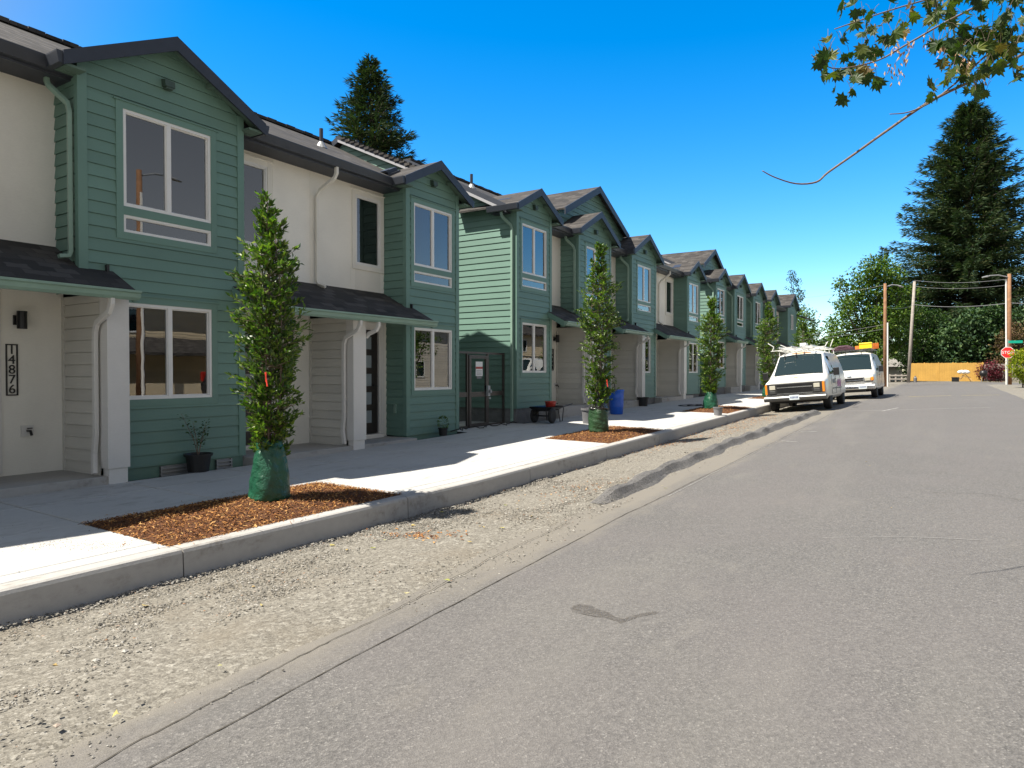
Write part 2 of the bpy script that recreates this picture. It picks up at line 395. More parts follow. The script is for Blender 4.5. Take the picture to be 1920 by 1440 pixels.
def window(root, X, y0, y1, z0, z1, kind='slider', inner='interior', blind=True, fr=.036):
    if kind == 'awning' and z1-z0 < .4: fr = .026
    """a vinyl window in the plane facing +x; returns the frame part"""
    mb = MB(); xo, xi = X+.014, X-.045
    mb.box(xi, xo, y0, y1, z0, z0+fr); mb.box(xi, xo, y0, y1, z1-fr, z1)
    mb.box(xi, xo, y0, y0+fr, z0+fr, z1-fr); mb.box(xi, xo, y1-fr, y1, z0+fr, z1-fr)
    ym = (y0+y1)/2
    if kind == 'slider':
        mb.box(xi, xo-.006, ym-.030, ym+.030, z0+fr, z1-fr)
        for a, b, o in ((y0+fr, ym-.03, .018), (ym+.03, y1-fr, .03)):
            w = .016
            mb.box(xi, xo-o, a, b, z0+fr, z0+fr+w); mb.box(xi, xo-o, a, b, z1-fr-w, z1-fr)
            mb.box(xi, xo-o, a, a+w, z0+fr+w, z1-fr-w); mb.box(xi, xo-o, b-w, b, z0+fr+w, z1-fr-w)
    elif kind == 'awning':
        w = .012 if z1-z0 < .4 else .02; a, b = y0+fr, y1-fr
        mb.box(xi, xo-.012, a, b, z0+fr, z0+fr+w); mb.box(xi, xo-.012, a, b, z1-fr-w, z1-fr)
        mb.box(xi, xo-.012, a, a+w, z0+fr+w, z1-fr-w); mb.box(xi, xo-.012, b-w, b, z0+fr+w, z1-fr-w)
    f = wpart(mb, 'window', M['vinyl'], root)
    g = MB()
    if kind == 'slider':
        g.box(X-.026, X-.022, y0+fr, ym-.03, z0+fr, z1-fr); g2 = MB(); g2.box(X-.034, X-.030, ym+.03, y1-fr, z0+fr, z1-fr)
        wpart(g2, 'pane', M['glass'], f)
    else: g.box(X-.026, X-.022, y0+fr, y1-fr, z0+fr, z1-fr)
    wpart(g, 'pane', M['glass'], f)
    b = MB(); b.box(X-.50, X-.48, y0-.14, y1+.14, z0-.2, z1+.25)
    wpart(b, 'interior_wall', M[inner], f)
    if blind:
        b = MB(); b.box(X-.10, X-.085, y0+.03, y1-.03, z1-(.17 if kind == 'slider' else .10), z1-.01)
        wpart(b, 'roller_blind', M['blind'], f)
    return f

def trimring(mb, X, y0, y1, z0, z1, w=.09, t=.024, rails=()):
    mb.box(X-.03, X+t, y0-w, y0, z0-w, z1+w); mb.box(X-.03, X+t, y1, y1+w, z0-w, z1+w)
    mb.box(X-.03, X+t, y0, y1, z0-w, z0); mb.box(X-.03, X+t, y0, y1, z1, z1+w)
    for a, b in rails: mb.box(X-.03, X+t-.002, y0, y1, a, b)
    mb.box(X, X+t+.016, y0-w-.03, y1+w+.03, z1+w, z1+w+.018)         # drip cap

def text_mesh(txt, size, depth=.002, spacing=1):
    cu = bpy.data.curves.new('t', 'FONT'); cu.body = txt; cu.size = size; cu.extrude = depth; cu.align_x = 'CENTER'; cu.align_y = 'CENTER'; cu.space_character = spacing
    o = bpy.data.objects.new('t', cu); COL.objects.link(o)
    me = o.to_mesh(); vs = [tuple(v.co) for v in me.vertices]; fs = [tuple(p.vertices) for p in me.polygons]
    o.to_mesh_clear(); bpy.data.objects.remove(o); bpy.data.curves.remove(cu)
    return vs, fs
def put_text(mb, txt, size, M4, m=0, depth=.002, spacing=1):
    vs, fs = text_mesh(txt, size, depth, spacing)
    mb.raw([tuple(M4 @ Vector(v)) for v in vs], fs, m)
FACEX = Matrix(((0, 0, 1, 0), (1, 0, 0, 0), (0, 1, 0, 0), (0, 0, 0, 1)))     # text lying in the plane that faces +x
FACEYN = Matrix(((1, 0, 0, 0), (0, 0, -1, 0), (0, 1, 0, 0), (0, 0, 0, 1)))    # facing -y

M['vent_green'] = simple('dark_green_vent', (.05, .08, .062), .5)
XF, XU, XD = -9.0, -9.58, -9.80      # bay front, upper recessed wall, porch door wall
SL, EZ, ME, RX = .52, 3.80, -9.15, -12.35

def lamp(root, X, y, z):
    mb = MB(); mb.box(X, X+.03, y-.05, y+.05, z-.06, z+.06); mb.box(X+.03, X+.08, y-.02, y+.02, z-.02, z+.02)
    mb.lathe([(.055, -.11), (.055, .11)], (X+.125, y, z), 16)
    wpart(mb, 'wall_lamp', M['black'], root)
def house_number(root, X, y, zt, digits):
    mb = MB(); h, w = .64, .13; t = X+.012
    for a, b in ((y-w/2, y-w/2+.014), (y+w/2-.014, y+w/2)): mb.box(X, t+.008, a, b, zt-h, zt)
    mb.box(X, t+.008, y-w/2+.014, y+w/2-.014, zt-.014, zt); mb.box(X, t+.008, y-w/2+.014, y+w/2-.014, zt-h, zt-h+.014)
    for i, c in enumerate(digits):
        put_text(mb, c, .158, Matrix.Translation((t, y, zt-.014-(i+.5)*(h-.028)/len(digits))) @ FACEX, depth=.006)
    wpart(mb, 'house_number', M['black'], root)
def hose_bib(root, X, y, z):
    mb = MB(); mb.box(X, X+.02, y-.07, y+.07, z-.07, z+.07)
    p = wpart(mb, 'tap_plate', M['white'], root)
    mb = MB(); mb.tube([(X+.02, y, z), (X+.10, y, z), (X+.13, y, z-.05)], .016, 8); mb.lathe([(.03, -.006), (.03, .006)], (X+.08, y, z+.035), 10)
    wpart(mb, 'hose_tap', M['black'], p)
def door(root, X, y0, y1, z0, z1, seen=True):
    w = .09; mb = MB()
    mb.box(X-.02, X+.03, y0-w-.05, y0-.05, z0-.04, z1+w+.05); mb.box(X-.02, X+.03, y1+.05, y1+w+.05, z0-.04, z1+w+.05)
    mb.box(X-.02, X+.03, y0-.05, y1+.05, z1+.05, z1+w+.05)
    mb.box(X-.06, X+.02, y0-.05, y0, z0, z1+.05); mb.box(X-.06, X+.02, y1, y1+.05, z0, z1+.05); mb.box(X-.06, X+.02, y0, y1, z1, z1+.05)
    mb.box(X-.06, X+.10, y0-.05, y1+.05, z0-.12, z0)
    wpart(mb, 'door_casing', M['white'], root)
    mb = MB(); xd = X-.02
    lw = .16; ys = (y0+lw-.02, y1-lw); n = 5; g = .12; lh = (z1-z0-.22-.14-g*(n-1))/n
    zs = [z0+.22+i*(lh+g) for i in range(n)]
    mb.box(X-.06, xd, y0+.004, ys[0], z0+.01, z1-.004); mb.box(X-.06, xd, ys[1], y1-.004, z0+.01, z1-.004)
    zz = z0+.01
    for z in zs: mb.box(X-.06, xd, ys[0], ys[1], zz, z); zz = z+lh
    mb.box(X-.06, xd, ys[0], ys[1], zz, z1-.004)
    d = wpart(mb, 'door', M['dark_door'], root)
    for z in zs:
        l = MB(); l.box(X-.05, xd-.012, ys[0], ys[1], z, z+lh); wpart(l, 'door_light', M['lite'], d)
    h = MB(); zh = z0+.95
    h.tube([(xd, y1-.07, zh), (xd+.05, y1-.07, zh)], .014, 8); h.tube([(xd+.05, y1-.07, zh), (xd+.05, y1-.18, zh)], .011, 8)
    h.lathe([(.027, -.004), (.027, .004)], (xd+.01, y1-.07, zh+.14), 12)
    wpart(h, 'door_handle', M['black'], d)

def downspout(root, pts, mat, name='downspout'):
    mb = MB(); mb.tube(pts, .048, 4, sq=(1.0, .75)); 
    return wpart(mb, name, mat, root, bevel=.008)

def slab_roof(root, p0, p1, ya, yb, th=.05, name='roof'):
    """one pitched plane between eave p0 and ridge p1 (x, z), over y from ya to yb"""
    mb = MB()
    mb.prism([p0, p1, (p1[0], p1[1]-th), (p0[0], p0[1]-th)], ya, yb, 'y')
    return wpart(mb, name, M['shingle'], root)

def bay_roof(root, yl, yr, dz, xf=-8.8, xb=-10.75, raise_=0, oh=.25, sl=SL):
    a, b = yl-oh, yr+oh; yc = (a+b)/2; z0 = EZ+dz+raise_; zp = z0+sl*(b-a)/2; th = .045
    mb = MB()
    mb.prism([(a, z0), (yc, zp), (b, z0), (b, z0-th), (yc, zp-th), (a, z0-th)], xb, xf, 'x')
    r_ = wpart(mb, 'gable_roof', M['shingle'], root)
    f = MB(); h = .17
    f.prism([(a-.02, z0+.012-sl*.02), (yc, zp+.012), (yc, zp+.012-h-.02), (a-.02, z0-h-sl*.02+.012)], xf, xf+.035, 'x')
    f.prism([(b+.02, z0+.012-sl*.02), (yc, zp+.012), (yc, zp+.012-h-.02), (b+.02, z0-h-sl*.02+.012)], xf+.001, xf+.034, 'x')
    wpart(f, 'rake_board', M['fascia'], r_)
    for s, y in ((-1, a), (1, b)):
        g = MB()
        pr = [(y+s*.0, z0-.16), (y+s*.065, z0-.15), (y+s*.09, z0-.03), (y+s*.09, z0-.012), (y+s*.0, z0-.012)]
        g.prism(pr, XU-.1, xf+.02, 'x')
        wpart(g, 'gutter', M['gutter_dark'], r_)
    s_ = MB(); zz = z0-th-.003
    s_.prism([(a+.01, zz), (yc, zp-th-.003), (b-.01, zz), (b-.01, zz-.02), (yc, zp-th-.03), (a+.01, zz-.02)], XF-.02, xf-.002, 'x')
    s_.box(XU, XF+.0, a+.02, yl+.02, z0-.15, z0-.12); s_.box(XF+.01, xf-.01, a+.02, yl+.0, z0-.15, z0-.12); s_.box(XF+.01, xf-.01, yr, b-.02, z0-.15, z0-.12); s_.box(XU, XF, yr-.02, b-.02, z0-.15, z0-.12)
    for y in ((a+yc)/2+.1, (b+yc)/2-.1):
        zb = zp-abs(y-yc)*sl-th-.03
        s_.box(XF+.02, xf-.003, y-.04, y+.04, zb-.06, zb+.004)
    wpart(s_, 'soffit', M['soffit'], r_)
    return r_

def bay(root, yl, yr, dz, g, wc=None, left='side', lower_from=0, lower=True, small=False, raise_=0, vent=True, inner='interior', linner='interior_dark', big_drop=True):
    """one two-storey projecting bay; g = height of the ground at its foot"""
    wc = (yl+yr)/2 if wc is None else wc; y0, y1 = wc-.625, wc+.625
    zb = -1.25+dz; ze = EZ+dz+raise_+SL*.25-.07
    def clip(z):
        k = max(0, (z-ze)/SL); return yl+k, yr-k
    zt = ze+SL*(yr-yl)/2
    if small: up = [(wc-.5, wc+.5, 2.35+dz, 3.4+dz)]
    else: up = [(y0, y1, 1.83+dz, 3.42+dz)]
    holes = [(a-.09, b+.09, c-.09, d+.09) for a, b, c, d in up]
    if lower: holes.append((y0-.09, y1+.09, -.35+dz-.09, .92+dz+.09))
    mb = MB()
    siding(mb, (XF, 0), (0, 1), (1, 0), yl+.085, yr-.085, 1.0+dz, zt, holes, clip, z0=zb)
    siding(mb, (XF, 0), (0, 1), (1, 0), max(yl+.085, yl+lower_from), yr-.085, zb, 1.0+dz, holes, None, z0=zb)
    wpart(mb, 'siding_wall', M['green'], root)
    mb = MB()                                                          # side walls
    siding(mb, (0, yl), (1, 0), (0, -1), XU, XF-.05, (1.0+dz if lower_from else zb), EZ+dz+raise_-.1, z0=zb)
    if left != 'end': wpart(mb, 'side_wall', M['green'], root)
    mb2 = MB(); siding(mb2, (0, yr), (1, 0), (0, 1), XD, XF-.05, zb, EZ+dz+raise_-.1, z0=zb); wpart(mb2, 'side_wall', M['green'], root)
    t = MB()
    zc = ze-.0
    t.box(XF-.06, XF+.026, yl-.026, yl+.085, (1.0+dz if lower_from else zb), zc); t.box(XF-.06, XF+.026, yr-.085, yr+.026, zb, zc)
    t.box(XU, XU+.05, yr-.0, yr+.024, zb, zc-.1)
    if small: trimring(t, XF, *up[0], w=.08)
    else: trimring(t, XF, y0, y1, 1.83+dz, 3.42+dz, rails=((2.055+dz, 2.165+dz),))
    if lower: trimring(t, XF, y0, y1, -.35+dz, .92+dz)
    if lower: t.box(XF-.02, XF+.019, yl+max(.085, lower_from), yr-.085, zb, zb+.02)
    wpart(t, 'trim_boards', M['green_trim'], root)
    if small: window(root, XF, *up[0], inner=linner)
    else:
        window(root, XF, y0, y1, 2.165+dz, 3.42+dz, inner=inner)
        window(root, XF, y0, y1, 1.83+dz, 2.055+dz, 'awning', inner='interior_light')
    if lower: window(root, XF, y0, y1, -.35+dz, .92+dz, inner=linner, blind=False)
    f = MB(); f.box(XF-.35, XF-.012, yl+lower_from+.02, yr-.0, g-.4, zb-.002); f.box(XD-.2, XF-.03, yr-.2, yr-.02, g-.4, zb-.002)
    wpart(f, 'foundation', M['green_trim'] if dz == 0 else M['found'], root)
    bay_roof(root, yl, yr, dz, raise_=raise_)
    if vent:
        v = MB(); y = wc-.03; z = 3.93+dz+raise_
        v.prism([(XF+.0, z+.06), (XF+.10, z+.035), (XF+.11, z-.05), (XF+.0, z-.05)], y-.07, y+.07, 'y'); v.box(XF+.005, XF+.10, y-.05, y+.05, z-.075, z-.052)
        wpart(v, 'vent_hood', M['vent_green'], root)
    if left in ('side', 'end') and big_drop:
        z = EZ+dz-.16
        sy = yl-.22
        pts = [(-9.30, sy, z+.04), (-9.30, sy, z-.06), (-9.28, sy+.01, z-.12), (-9.12, yl-.075, z-.32), (-9.09, yl-.065, z-.42)]
        pts += [(-9.09, yl-.065, 1.50+dz), (-9.09, yl-.085, 1.44+dz), (-9.09, yl-.2, 1.42+dz)] if left == 'side' else [(-9.09, yl-.065, g+.12), (-9.07, yl-.1, g+.05)]
        downspout(root, pts, M['gutter_green'])

def canopy(root, ya, yb, wl, wr, dz, endl=True):
    """porch roof; ya..yb between the bays, wings of wl / wr across the bay fronts"""
    mb = MB(); th = .05
    def sec(xb):
        zt = 1.02+.52*(-8.45-xb); return [(xb, zt+dz), (-8.45, 1.02+dz), (-8.45, 1.02-th+dz), (xb, zt-th+dz)]
    mb.prism(sec(XU), ya, yb, 'y'); mb.prism(sec(XF-.001), ya-wl, ya, 'y'); mb.prism(sec(XF-.001), yb, yb+wr, 'y')
    c = wpart(mb, 'porch_roof', M['shingle'], root)
    s_ = MB()
    def sof(xb): return [(xb, 1.02+.52*(-8.45-xb)-th-.004+dz), (-8.49, 1.02+.52*.04-th-.004+dz), (-8.49, .93+dz), (xb, .93+.52*(-8.49-xb)+dz)]
    s_.prism(sof(XD), ya+.005, yb-.005, 'y'); s_.prism(sof(XF+.03), ya-wl+.01, ya+.005, 'y'); s_.prism(sof(XF+.03), yb-.005, yb+wr-.01, 'y')
    wpart(s_, 'soffit', M['cream'], c)
    g = MB()
    pr = [(-8.49, .90+dz), (-8.43, .90+dz), (-8.395, .93+dz), (-8.39, .975+dz), (-8.36, .99+dz), (-8.36, 1.015+dz), (-8.49, 1.015+dz)]
    g.prism(pr, ya-wl-.02, yb+wr+.02, 'y')
    wpart(g, 'gutter', M['gutter_green'], c)
    for y, xb in ((ya-wl-.012, XF+.004), (yb+wr-.018, XF+.004)):
        zt = 1.02+.52*(-8.45-xb)-.008
        e = MB(); e.prism([(xb, zt+dz), (-8.49, 1.03+dz), (-8.49, .87+dz), (xb, zt-.15+dz)], y, y+.03, 'y')
        wpart(e, 'rake_board', M['green_trim'], c)
    f = MB()                                                            # black flashing ends
    f.box(XF+.0, XF+.06, yb+wr-.10, yb+wr-.07, 1.28+dz, 1.37+dz)
    wpart(f, 'flashing', M['black'], c)

def partition(root, y0, y1, dz, g, side=1, dsp=True):
    zb = -1.285+dz
    mb = MB(); siding(mb, (0, y0), (1, 0), (0, -1), XD, -8.86, zb, .99+dz, z0=zb, lap=.017)
    siding(mb, (0, y1), (1, 0), (0, 1), XD, -8.86, zb, .99+dz, z0=zb, lap=.017)
    wpart(mb, 'porch_wall', M['greige'], root)
    c = MB(); c.box(-8.86, -8.68, y0-.02, y1+.01, zb+.10, .955+dz)
    c.box(-8.84, -8.70, y0, y1-.01, min(g-.3, zb-.2), zb+.10)
    wpart(c, 'column', M['white'], root, bevel=.004)
    b = MB(); b.box(XD, -8.9, y0-.022, y0-.017, zb, zb+.05); b.box(XD, XD+.05, y0-.03, y0, zb, .99+dz)
    wpart(b, 'trim_boards', M['greige'], root)
    if dsp:
        y = y0-.075; x = -8.90
        downspout(root, [(-8.46, y, .93+dz), (-8.46, y, .84+dz), (-8.52, y, .74+dz), (-8.80, y, .62+dz), (x+.05, y, .52+dz), (x+.04, y, .38+dz), (x+.04, y, -.75+dz), (x+.02, y-.01, -1.0+dz), (x+.10, y-.05, -1.24+dz)], M['white'])

def porch(root, ya, yb, dz, g, xd=XD, num=None, numy=None, dr=None, lampy=None, bib=None):
    """door wall, floor slab and fittings between ya and yb"""
    mb = MB()
    if dr:
        a, b = dr; zt = -1.20+dz+2.05
        for q in ((ya, a-.1, -1.35+dz, 1.5+dz), (b+.1, yb, -1.35+dz, 1.5+dz), (a-.1, b+.1, zt+.1, 1.5+dz)):
            if q[1] > q[0]: mb.box(xd-.04, xd, *q)
    else: mb.box(xd-.04, xd, ya, yb, -1.35+dz, 1.5+dz)
    wpart(mb, 'porch_back_wall', M['cream'], root)
    s_ = MB(); s_.box(xd-.1, -8.72, ya-.0, yb+.0, min(g-.3, -1.5+dz), -1.275+dz)
    wpart(s_, 'porch_floor', M['kerb'], root, bevel=.006)
    if dr: door(root, xd, dr[0], dr[1], -1.20+dz, .85+dz)
    if numy is not None: house_number(root, xd, numy, .36+dz, num)
    if lampy is not None: lamp(root, xd, lampy, .66+dz)
    if bib is not None: hose_bib(root, xd, bib, -.73+dz)

def upper_wall(root, ya, yb, dz, wins=(), seams=()):
    mb = MB(); zb, zt = 1.25+dz, EZ-.02+dz
    zz = [(2.02+dz, 3.46+dz)]
    cur = ya
    for a, b in wins:
        mb.box(XU-.05, XU, cur, a, zb, zt); mb.box(XU-.05, XU, a, b, zb, 2.09+dz); mb.box(XU-.05, XU, a, b, 3.44+dz, zt); cur = b
    mb.box(XU-.05, XU, cur, yb, zb, zt)
    w = wpart(mb, 'stucco_wall', M['cream'], root)
    t = MB()
    for y in seams: t.box(XU, XU+.004, y-.006, y+.006, zb, zt)
    for a, b in wins:
        trimring(t, XU, a, b, 2.09+dz, 3.44+dz, w=.085, t=.022)
    if seams or wins: wpart(t, 'wall_trim', M['cream'], root)
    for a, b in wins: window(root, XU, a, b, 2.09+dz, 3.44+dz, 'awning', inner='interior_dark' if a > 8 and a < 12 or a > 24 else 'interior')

def main_roof(root, ya, yb, dz, vents=(), pipes=(), raised=None, endl=False):
    th = .06; z0 = EZ+dz; zr = z0+.51*(ME-RX)
    mb = MB()
    mb.prism([(ME, z0), (RX, zr), (2*RX-ME, z0), (2*RX-ME, z0-th), (RX, zr-th), (ME, z0-th)], ya, yb, 'y')
    r_ = wpart(mb, 'roof', M['shingle'], root)
    g = MB()
    g.prism([(ME, z0-.16), (ME+.07, z0-.15), (ME+.10, z0-.03), (ME+.10, z0-.01), (ME, z0-.01)], ya, yb, 'y')
    g.box(ME-.02, ME, ya+.01, yb-.01, z0-.19, z0-th)
    wpart(g, 'gutter', M['gutter_dark'], r_)
    s_ = MB(); s_.box(XU-.02, ME-.02, ya+.02, yb-.02, z0-.19, z0-.165)
    wpart(s_, 'soffit', M['fascia'], r_)
    f = MB()
    for y in (ya-.03, yb):
        f = MB()
        f.prism([(ME+.02, z0+.01), (RX, zr+.02), (RX, zr-.19), (ME+.02, z0-.20)], y, y+.03, 'y')
        f.prism([(2*RX-ME-.02, z0+.01), (RX, zr+.02), (RX, zr-.19), (2*RX-ME-.02, z0-.20)], y+.001, y+.029, 'y')
        wpart(f, 'rake_board', M['fascia'], r_)
    w = MB()
    w.prism([(ME+.02, z0-.125), (RX, zr-.115), (RX, zr-.19), (ME+.02, z0-.20)], ya-.036, ya-.031, 'y')
    wpart(w, 'flashing', M['soffit_white'], r_)
    ridge = MB(); k = 0; y = ya
    while y < yb-.3:
        ridge.box(RX-.13, RX+.13, y, y+.24, zr-.035, zr+.022+(k % 2)*.01); y += .25; k += 1
    wpart(ridge, 'ridge_cap', M['shingle'], r_)
    for x, y in pipes:
        zz = z0+.51*(ME-x); p = MB(); p.lathe([(.04, -.1), (.04, .36)], (x, y, zz), 12); q = wpart(p, 'vent_pipe', M['gutter_dark'], r_)
        p = MB(); p.lathe([(.13, -.05), (.06, .07), (.045, .09)], (x, y, zz), 12); wpart(p, 'flashing_boot', M['metal'], q)
    return r_

def roof_vent(root, x, y, z, sl=SL, sgn=1):
    mb = MB(); M4 = Matrix.Translation((x, y, z)) @ Matrix.Rotation(sgn*math.atan(sl), 4, 'X')
    mb.box(-.20, .20, -.20, .20, -.02, .015, M=M4); mb.box(-.15, .15, -.15, .17, .015, .09, M=M4); mb.box(-.17, .17, -.20, -.10, .06, .10, M=M4)
    wpart(mb, 'roof_vent', M['gutter_dark'], root)

def end_wall(root, y, dz, g, n=-1):
    zb = -1.25+dz
    ze = EZ+dz-.06
    def clip(z):
        k = max(0, (z-ze)/.51); return 2*RX-ME+k, ME-k if z > ze-.001 else XF-.05
    mb = MB(); siding(mb, (0, y), (1, 0), (0, n), 2*RX-ME+.3, XF-.05, zb, ze+.51*(ME-RX), (), clip, z0=zb)
    wpart(mb, 'end_wall', M['green'], root)
    t = MB(); t.box(XF-.15, XF-.06, y-.026 if n < 0 else y, y if n < 0 else y+.026, zb, EZ+dz-.1)
    wpart(t, 'corner_board', M['green_trim'], root)
    f = MB(); f.box(2*RX-ME+.3, XF-.35, y+.02, y+.2, g-.4, zb-.002) if n < 0 else f.box(2*RX-ME+.3, XD-.2, y-.2, y-.025, g-.4, zb-.004)
    wpart(f, 'foundation', M['found'], root)

def cross_gable(root, yc, hw, z0, zp, x):
    sl = (zp-z0)/hw
    mb = MB(); th = .05; xb = RX-.5
    mb.prism([(yc-hw, z0), (yc, zp), (yc+hw, z0), (yc+hw, z0-th), (yc, zp-th), (yc-hw, z0-th)], xb-1.5, x+.2, 'x')
    r_ = wpart(mb, 'gable_roof', M['shingle'], root)
    f = MB(); h = .2
    f.prism([(yc-hw, z0+.01), (yc, zp+.012), (yc, zp-h-.01), (yc-hw, z0-h)], x+.2, x+.235, 'x')
    wpart(f, 'rake_board', M['fascia'], r_); f = MB()
    f.prism([(yc+hw, z0+.01), (yc, zp+.012), (yc, zp-h-.01), (yc+hw, z0-h)], x+.201, x+.234, 'x')
    wpart(f, 'rake_board', M['fascia'], r_)
    w = MB()
    def clip(z):
        k = (z-z0+.05)/sl; return yc-hw+max(0, k), yc+hw-max(0, k)
    siding(w, (x, 0), (0, 1), (1, 0), yc-hw, yc+hw, z0-1.3, zp-.05, (), clip)
    w.box(x-2.6, x, yc-hw+.1, yc-hw+.12, z0-1.2, z0-.04); w.box(x-2.6, x, yc+hw-.12, yc+hw-.1, z0-1.2, z0-.04)
    wpart(w, 'gable_wall', M['green'], root)

def shell(root, y0, y1, dz, g):
    """rear and hidden walls so that the block is a closed building"""
    mb = MB(); xb = 2*RX-ME+.3
    mb.box(xb-.05, xb, y0, y1, g-1.2, EZ+dz-.05); wpart(mb, 'rear_wall', M['green'], root)
    f = MB(); f.box(xb, XU-.06, y0+.05, y1-.05, 1.26+dz, 1.30+dz); f.box(xb, XU-.06, y0+.05, y1-.05, EZ+dz-.14, EZ+dz-.12)
    f.box(XU-1.3, XU-1.25, y0+.05, y1-.05, -1.3+dz, 1.25+dz)
    wpart(f, 'inner_floor', M['interior'], root)
    w = MB(); yy = y0+1.0
    wpart_ = None

def gy(y): return SW(-9, y)-.02
# ---------------------------------------------------------------- block A (nearest)
dz = 0.0
A = thing('townhouse_block', 'nearest green and cream townhouse block, with house number 14876 on its porch wall', 'townhouse', (-9, 6, gy(6)), 0, 'row of attached green townhouses along the street')
bay(A, -.9, 2.53, dz, gy(1.5), lower_from=.39)
bay(A, 4.29, 6.59, dz, gy(5.4), lower_from=.39)
bay(A, 10.33, 12.02, dz, gy(11), big_drop=False)
upper_wall(A, 2.53, 4.29, dz)
upper_wall(A, 6.59, 10.33, dz, wins=((6.78, 7.50), (9.52, 10.22)), seams=(8.42, 7.62, 9.40))
downspout(A, [(-9.12, 8.62, EZ-.13), (-9.12, 8.62, EZ-.26), (-9.16, 8.61, EZ-.34), (-9.46, 8.55, EZ-.52), (-9.53, 8.53, EZ-.64), (-9.53, 8.53, 1.66), (-9.50, 8.54, 1.60), (-9.36, 8.57, 1.55)], M['cream'])
canopy(A, 2.53, 4.29, .17, .39, dz); canopy(A, 6.59, 10.33, .17, .21, dz)
partition(A, 4.46, 4.70, dz, gy(4.5)); partition(A, 8.60, 8.88, dz, gy(8.6))
downspout(A, [(-8.46, 8.97, .93), (-8.46, 8.97, .84), (-8.50, 8.96, .76), (-8.66, 8.94, .70), (-8.72, 8.93, .64)], M['white'])
porch(A, 2.53, 4.46, dz, gy(3.5), num='14876', numy=3.86, lampy=3.93, bib=4.02, dr=(2.72, 3.60))
porch(A, 6.59, 8.60, dz, gy(7.5), num='14880', numy=8.0, lampy=8.05, dr=(6.76, 7.62))
porch(A, 8.88, 10.33, dz, gy(9.5), xd=-9.52, dr=(9.16, 10.09))
m_ = MB(); m_.box(-9.3, -9.24, 10.28, 10.32, -.80, -.62); wpart(m_, 'socket_cover', M['gutter_green'], A)
main_roof(A, -1.15, 12.25, dz, pipes=((-11.9, 8.35), (-10.75, 9.75), (-12.0, 13.0-1.0)))
# raised roof section beside the last bay
zA = EZ+.40
mb = MB(); mb.prism([(-9.35, zA+.465*.2), (-12.0, zA+.465*2.85), (-14.6, zA+.1), (-14.6, zA+.05), (-12.0, zA+.465*2.85-.06), (-9.35, zA+.465*.2-.06)], 11.42, 12.28, 'y')
ra = wpart(mb, 'raised_roof', M['shingle'], A)
mb = MB(); mb.prism([(-9.35, zA+.465*.2+.012), (-12.0, zA+.465*2.85+.015), (-12.0, zA+.465*2.85-.13), (-9.35, zA+.465*.2-.13)], 11.385, 11.42, 'y')
wpart(mb, 'rake_board', M['fascia'], ra); mb = MB(); mb.prism([(-14.6, zA+.11), (-12.0, zA+.465*2.85+.015), (-12.0, zA+.465*2.85-.13), (-14.6, zA-.04)], 11.386, 11.421, 'y'); wpart(mb, 'rake_board', M['fascia'], ra)
mb = MB(); mb.prism([(-9.35, zA+.465*.2-.075), (-12.0, zA+.465*2.85-.075), (-12.0, zA+.465*2.85-.13), (-9.35, zA+.465*.2-.13)], 11.378, 11.384, 'y'); wpart(mb, 'flashing', M['soffit_white'], ra)
mb = MB(); siding(mb, (0, 11.5), (1, 0), (0, -1), -14.4, -9.4, EZ-.2, 5.4, (), lambda z: (-14.4+max(0, (z-zA)/.465), -9.4-max(0, (z-zA-.04)/.465))); wpart(mb, 'gable_wall', M['green'], A)
mb = MB(); k = 0; x = -9.35
while x > -11.9:
    mb.box(x-.14, x, 11.36, 11.46, zA+.465*(-9.15-x)+(.0 if k % 2 else .012), zA+.465*(-9.15-x)+.05+(.008 if k % 2 else 0)); x -= .15; k += 1
wpart(mb, 'shingle_edge', M['shingle'], ra)
roof_vent(A, -9.75, 10.62, EZ+SL*.54+.03, sgn=1)
end_wall(A, 12.02, dz, gy(12), n=1); end_wall(A, -.9, dz, gy(-1)); shell(A, -.9, 12, dz, gy(6))
for ya_, yb_ in ((5.20, 5.72), (6.10, 6.40)):
    v = MB(); v.box(-9.02, -8.985, ya_, yb_, -1.235, -1.235+.002)
for a_, b_ in ((5.28, 5.72), (6.12, 6.38)):
    mb = MB()
    mb.box(-9.03, -8.97, a_, a_+.02, -1.42, -1.27); mb.box(-9.03, -8.97, b_-.02, b_, -1.42, -1.27)
    for k in range(3): mb.box(-9.03, -8.965, a_, b_, -1.41+k*.05, -1.41+k*.05+.02)
    mb.box(-9.06, -9.008, a_, b_, -1.42, -1.27)
    wpart(mb, 'crawlspace_vent', M['metal'], A)

# ---------------------------------------------------------------- block B
dz = .36
B = thing('townhouse_block', 'middle green and cream townhouse block, the one right behind the metal gate', 'townhouse', (-9, 22, gy(22)), 0, 'row of attached green townhouses along the street')
bay(B, 14.46, 16.21, dz, gy(15), left='end')
bay(B, 17.87, 20.12, dz, gy(19), lower_from=.39)
bay(B, 21.88, 24.17, dz, gy(23), lower_from=.39)
bay(B, 27.86, 29.54, dz, gy(28.7), big_drop=False)
upper_wall(B, 16.21, 17.87, dz); upper_wall(B, 20.12, 21.88, dz)
upper_wall(B, 24.17, 27.86, dz, wins=((24.4, 25.1), (26.95, 27.65)), seams=(25.9, 25.25, 26.8))
downspout(B, [(-9.12, 26.1, EZ+dz-.13), (-9.12, 26.1, EZ+dz-.26), (-9.46, 26.02, EZ+dz-.52), (-9.53, 26.0, EZ+dz-.64), (-9.53, 26.0, 1.66+dz), (-9.36, 26.04, 1.55+dz)], M['cream'])
canopy(B, 16.21, 17.87, .17, .39, dz); canopy(B, 20.12, 21.88, .17, .39, dz); canopy(B, 24.17, 27.86, .17, .21, dz)
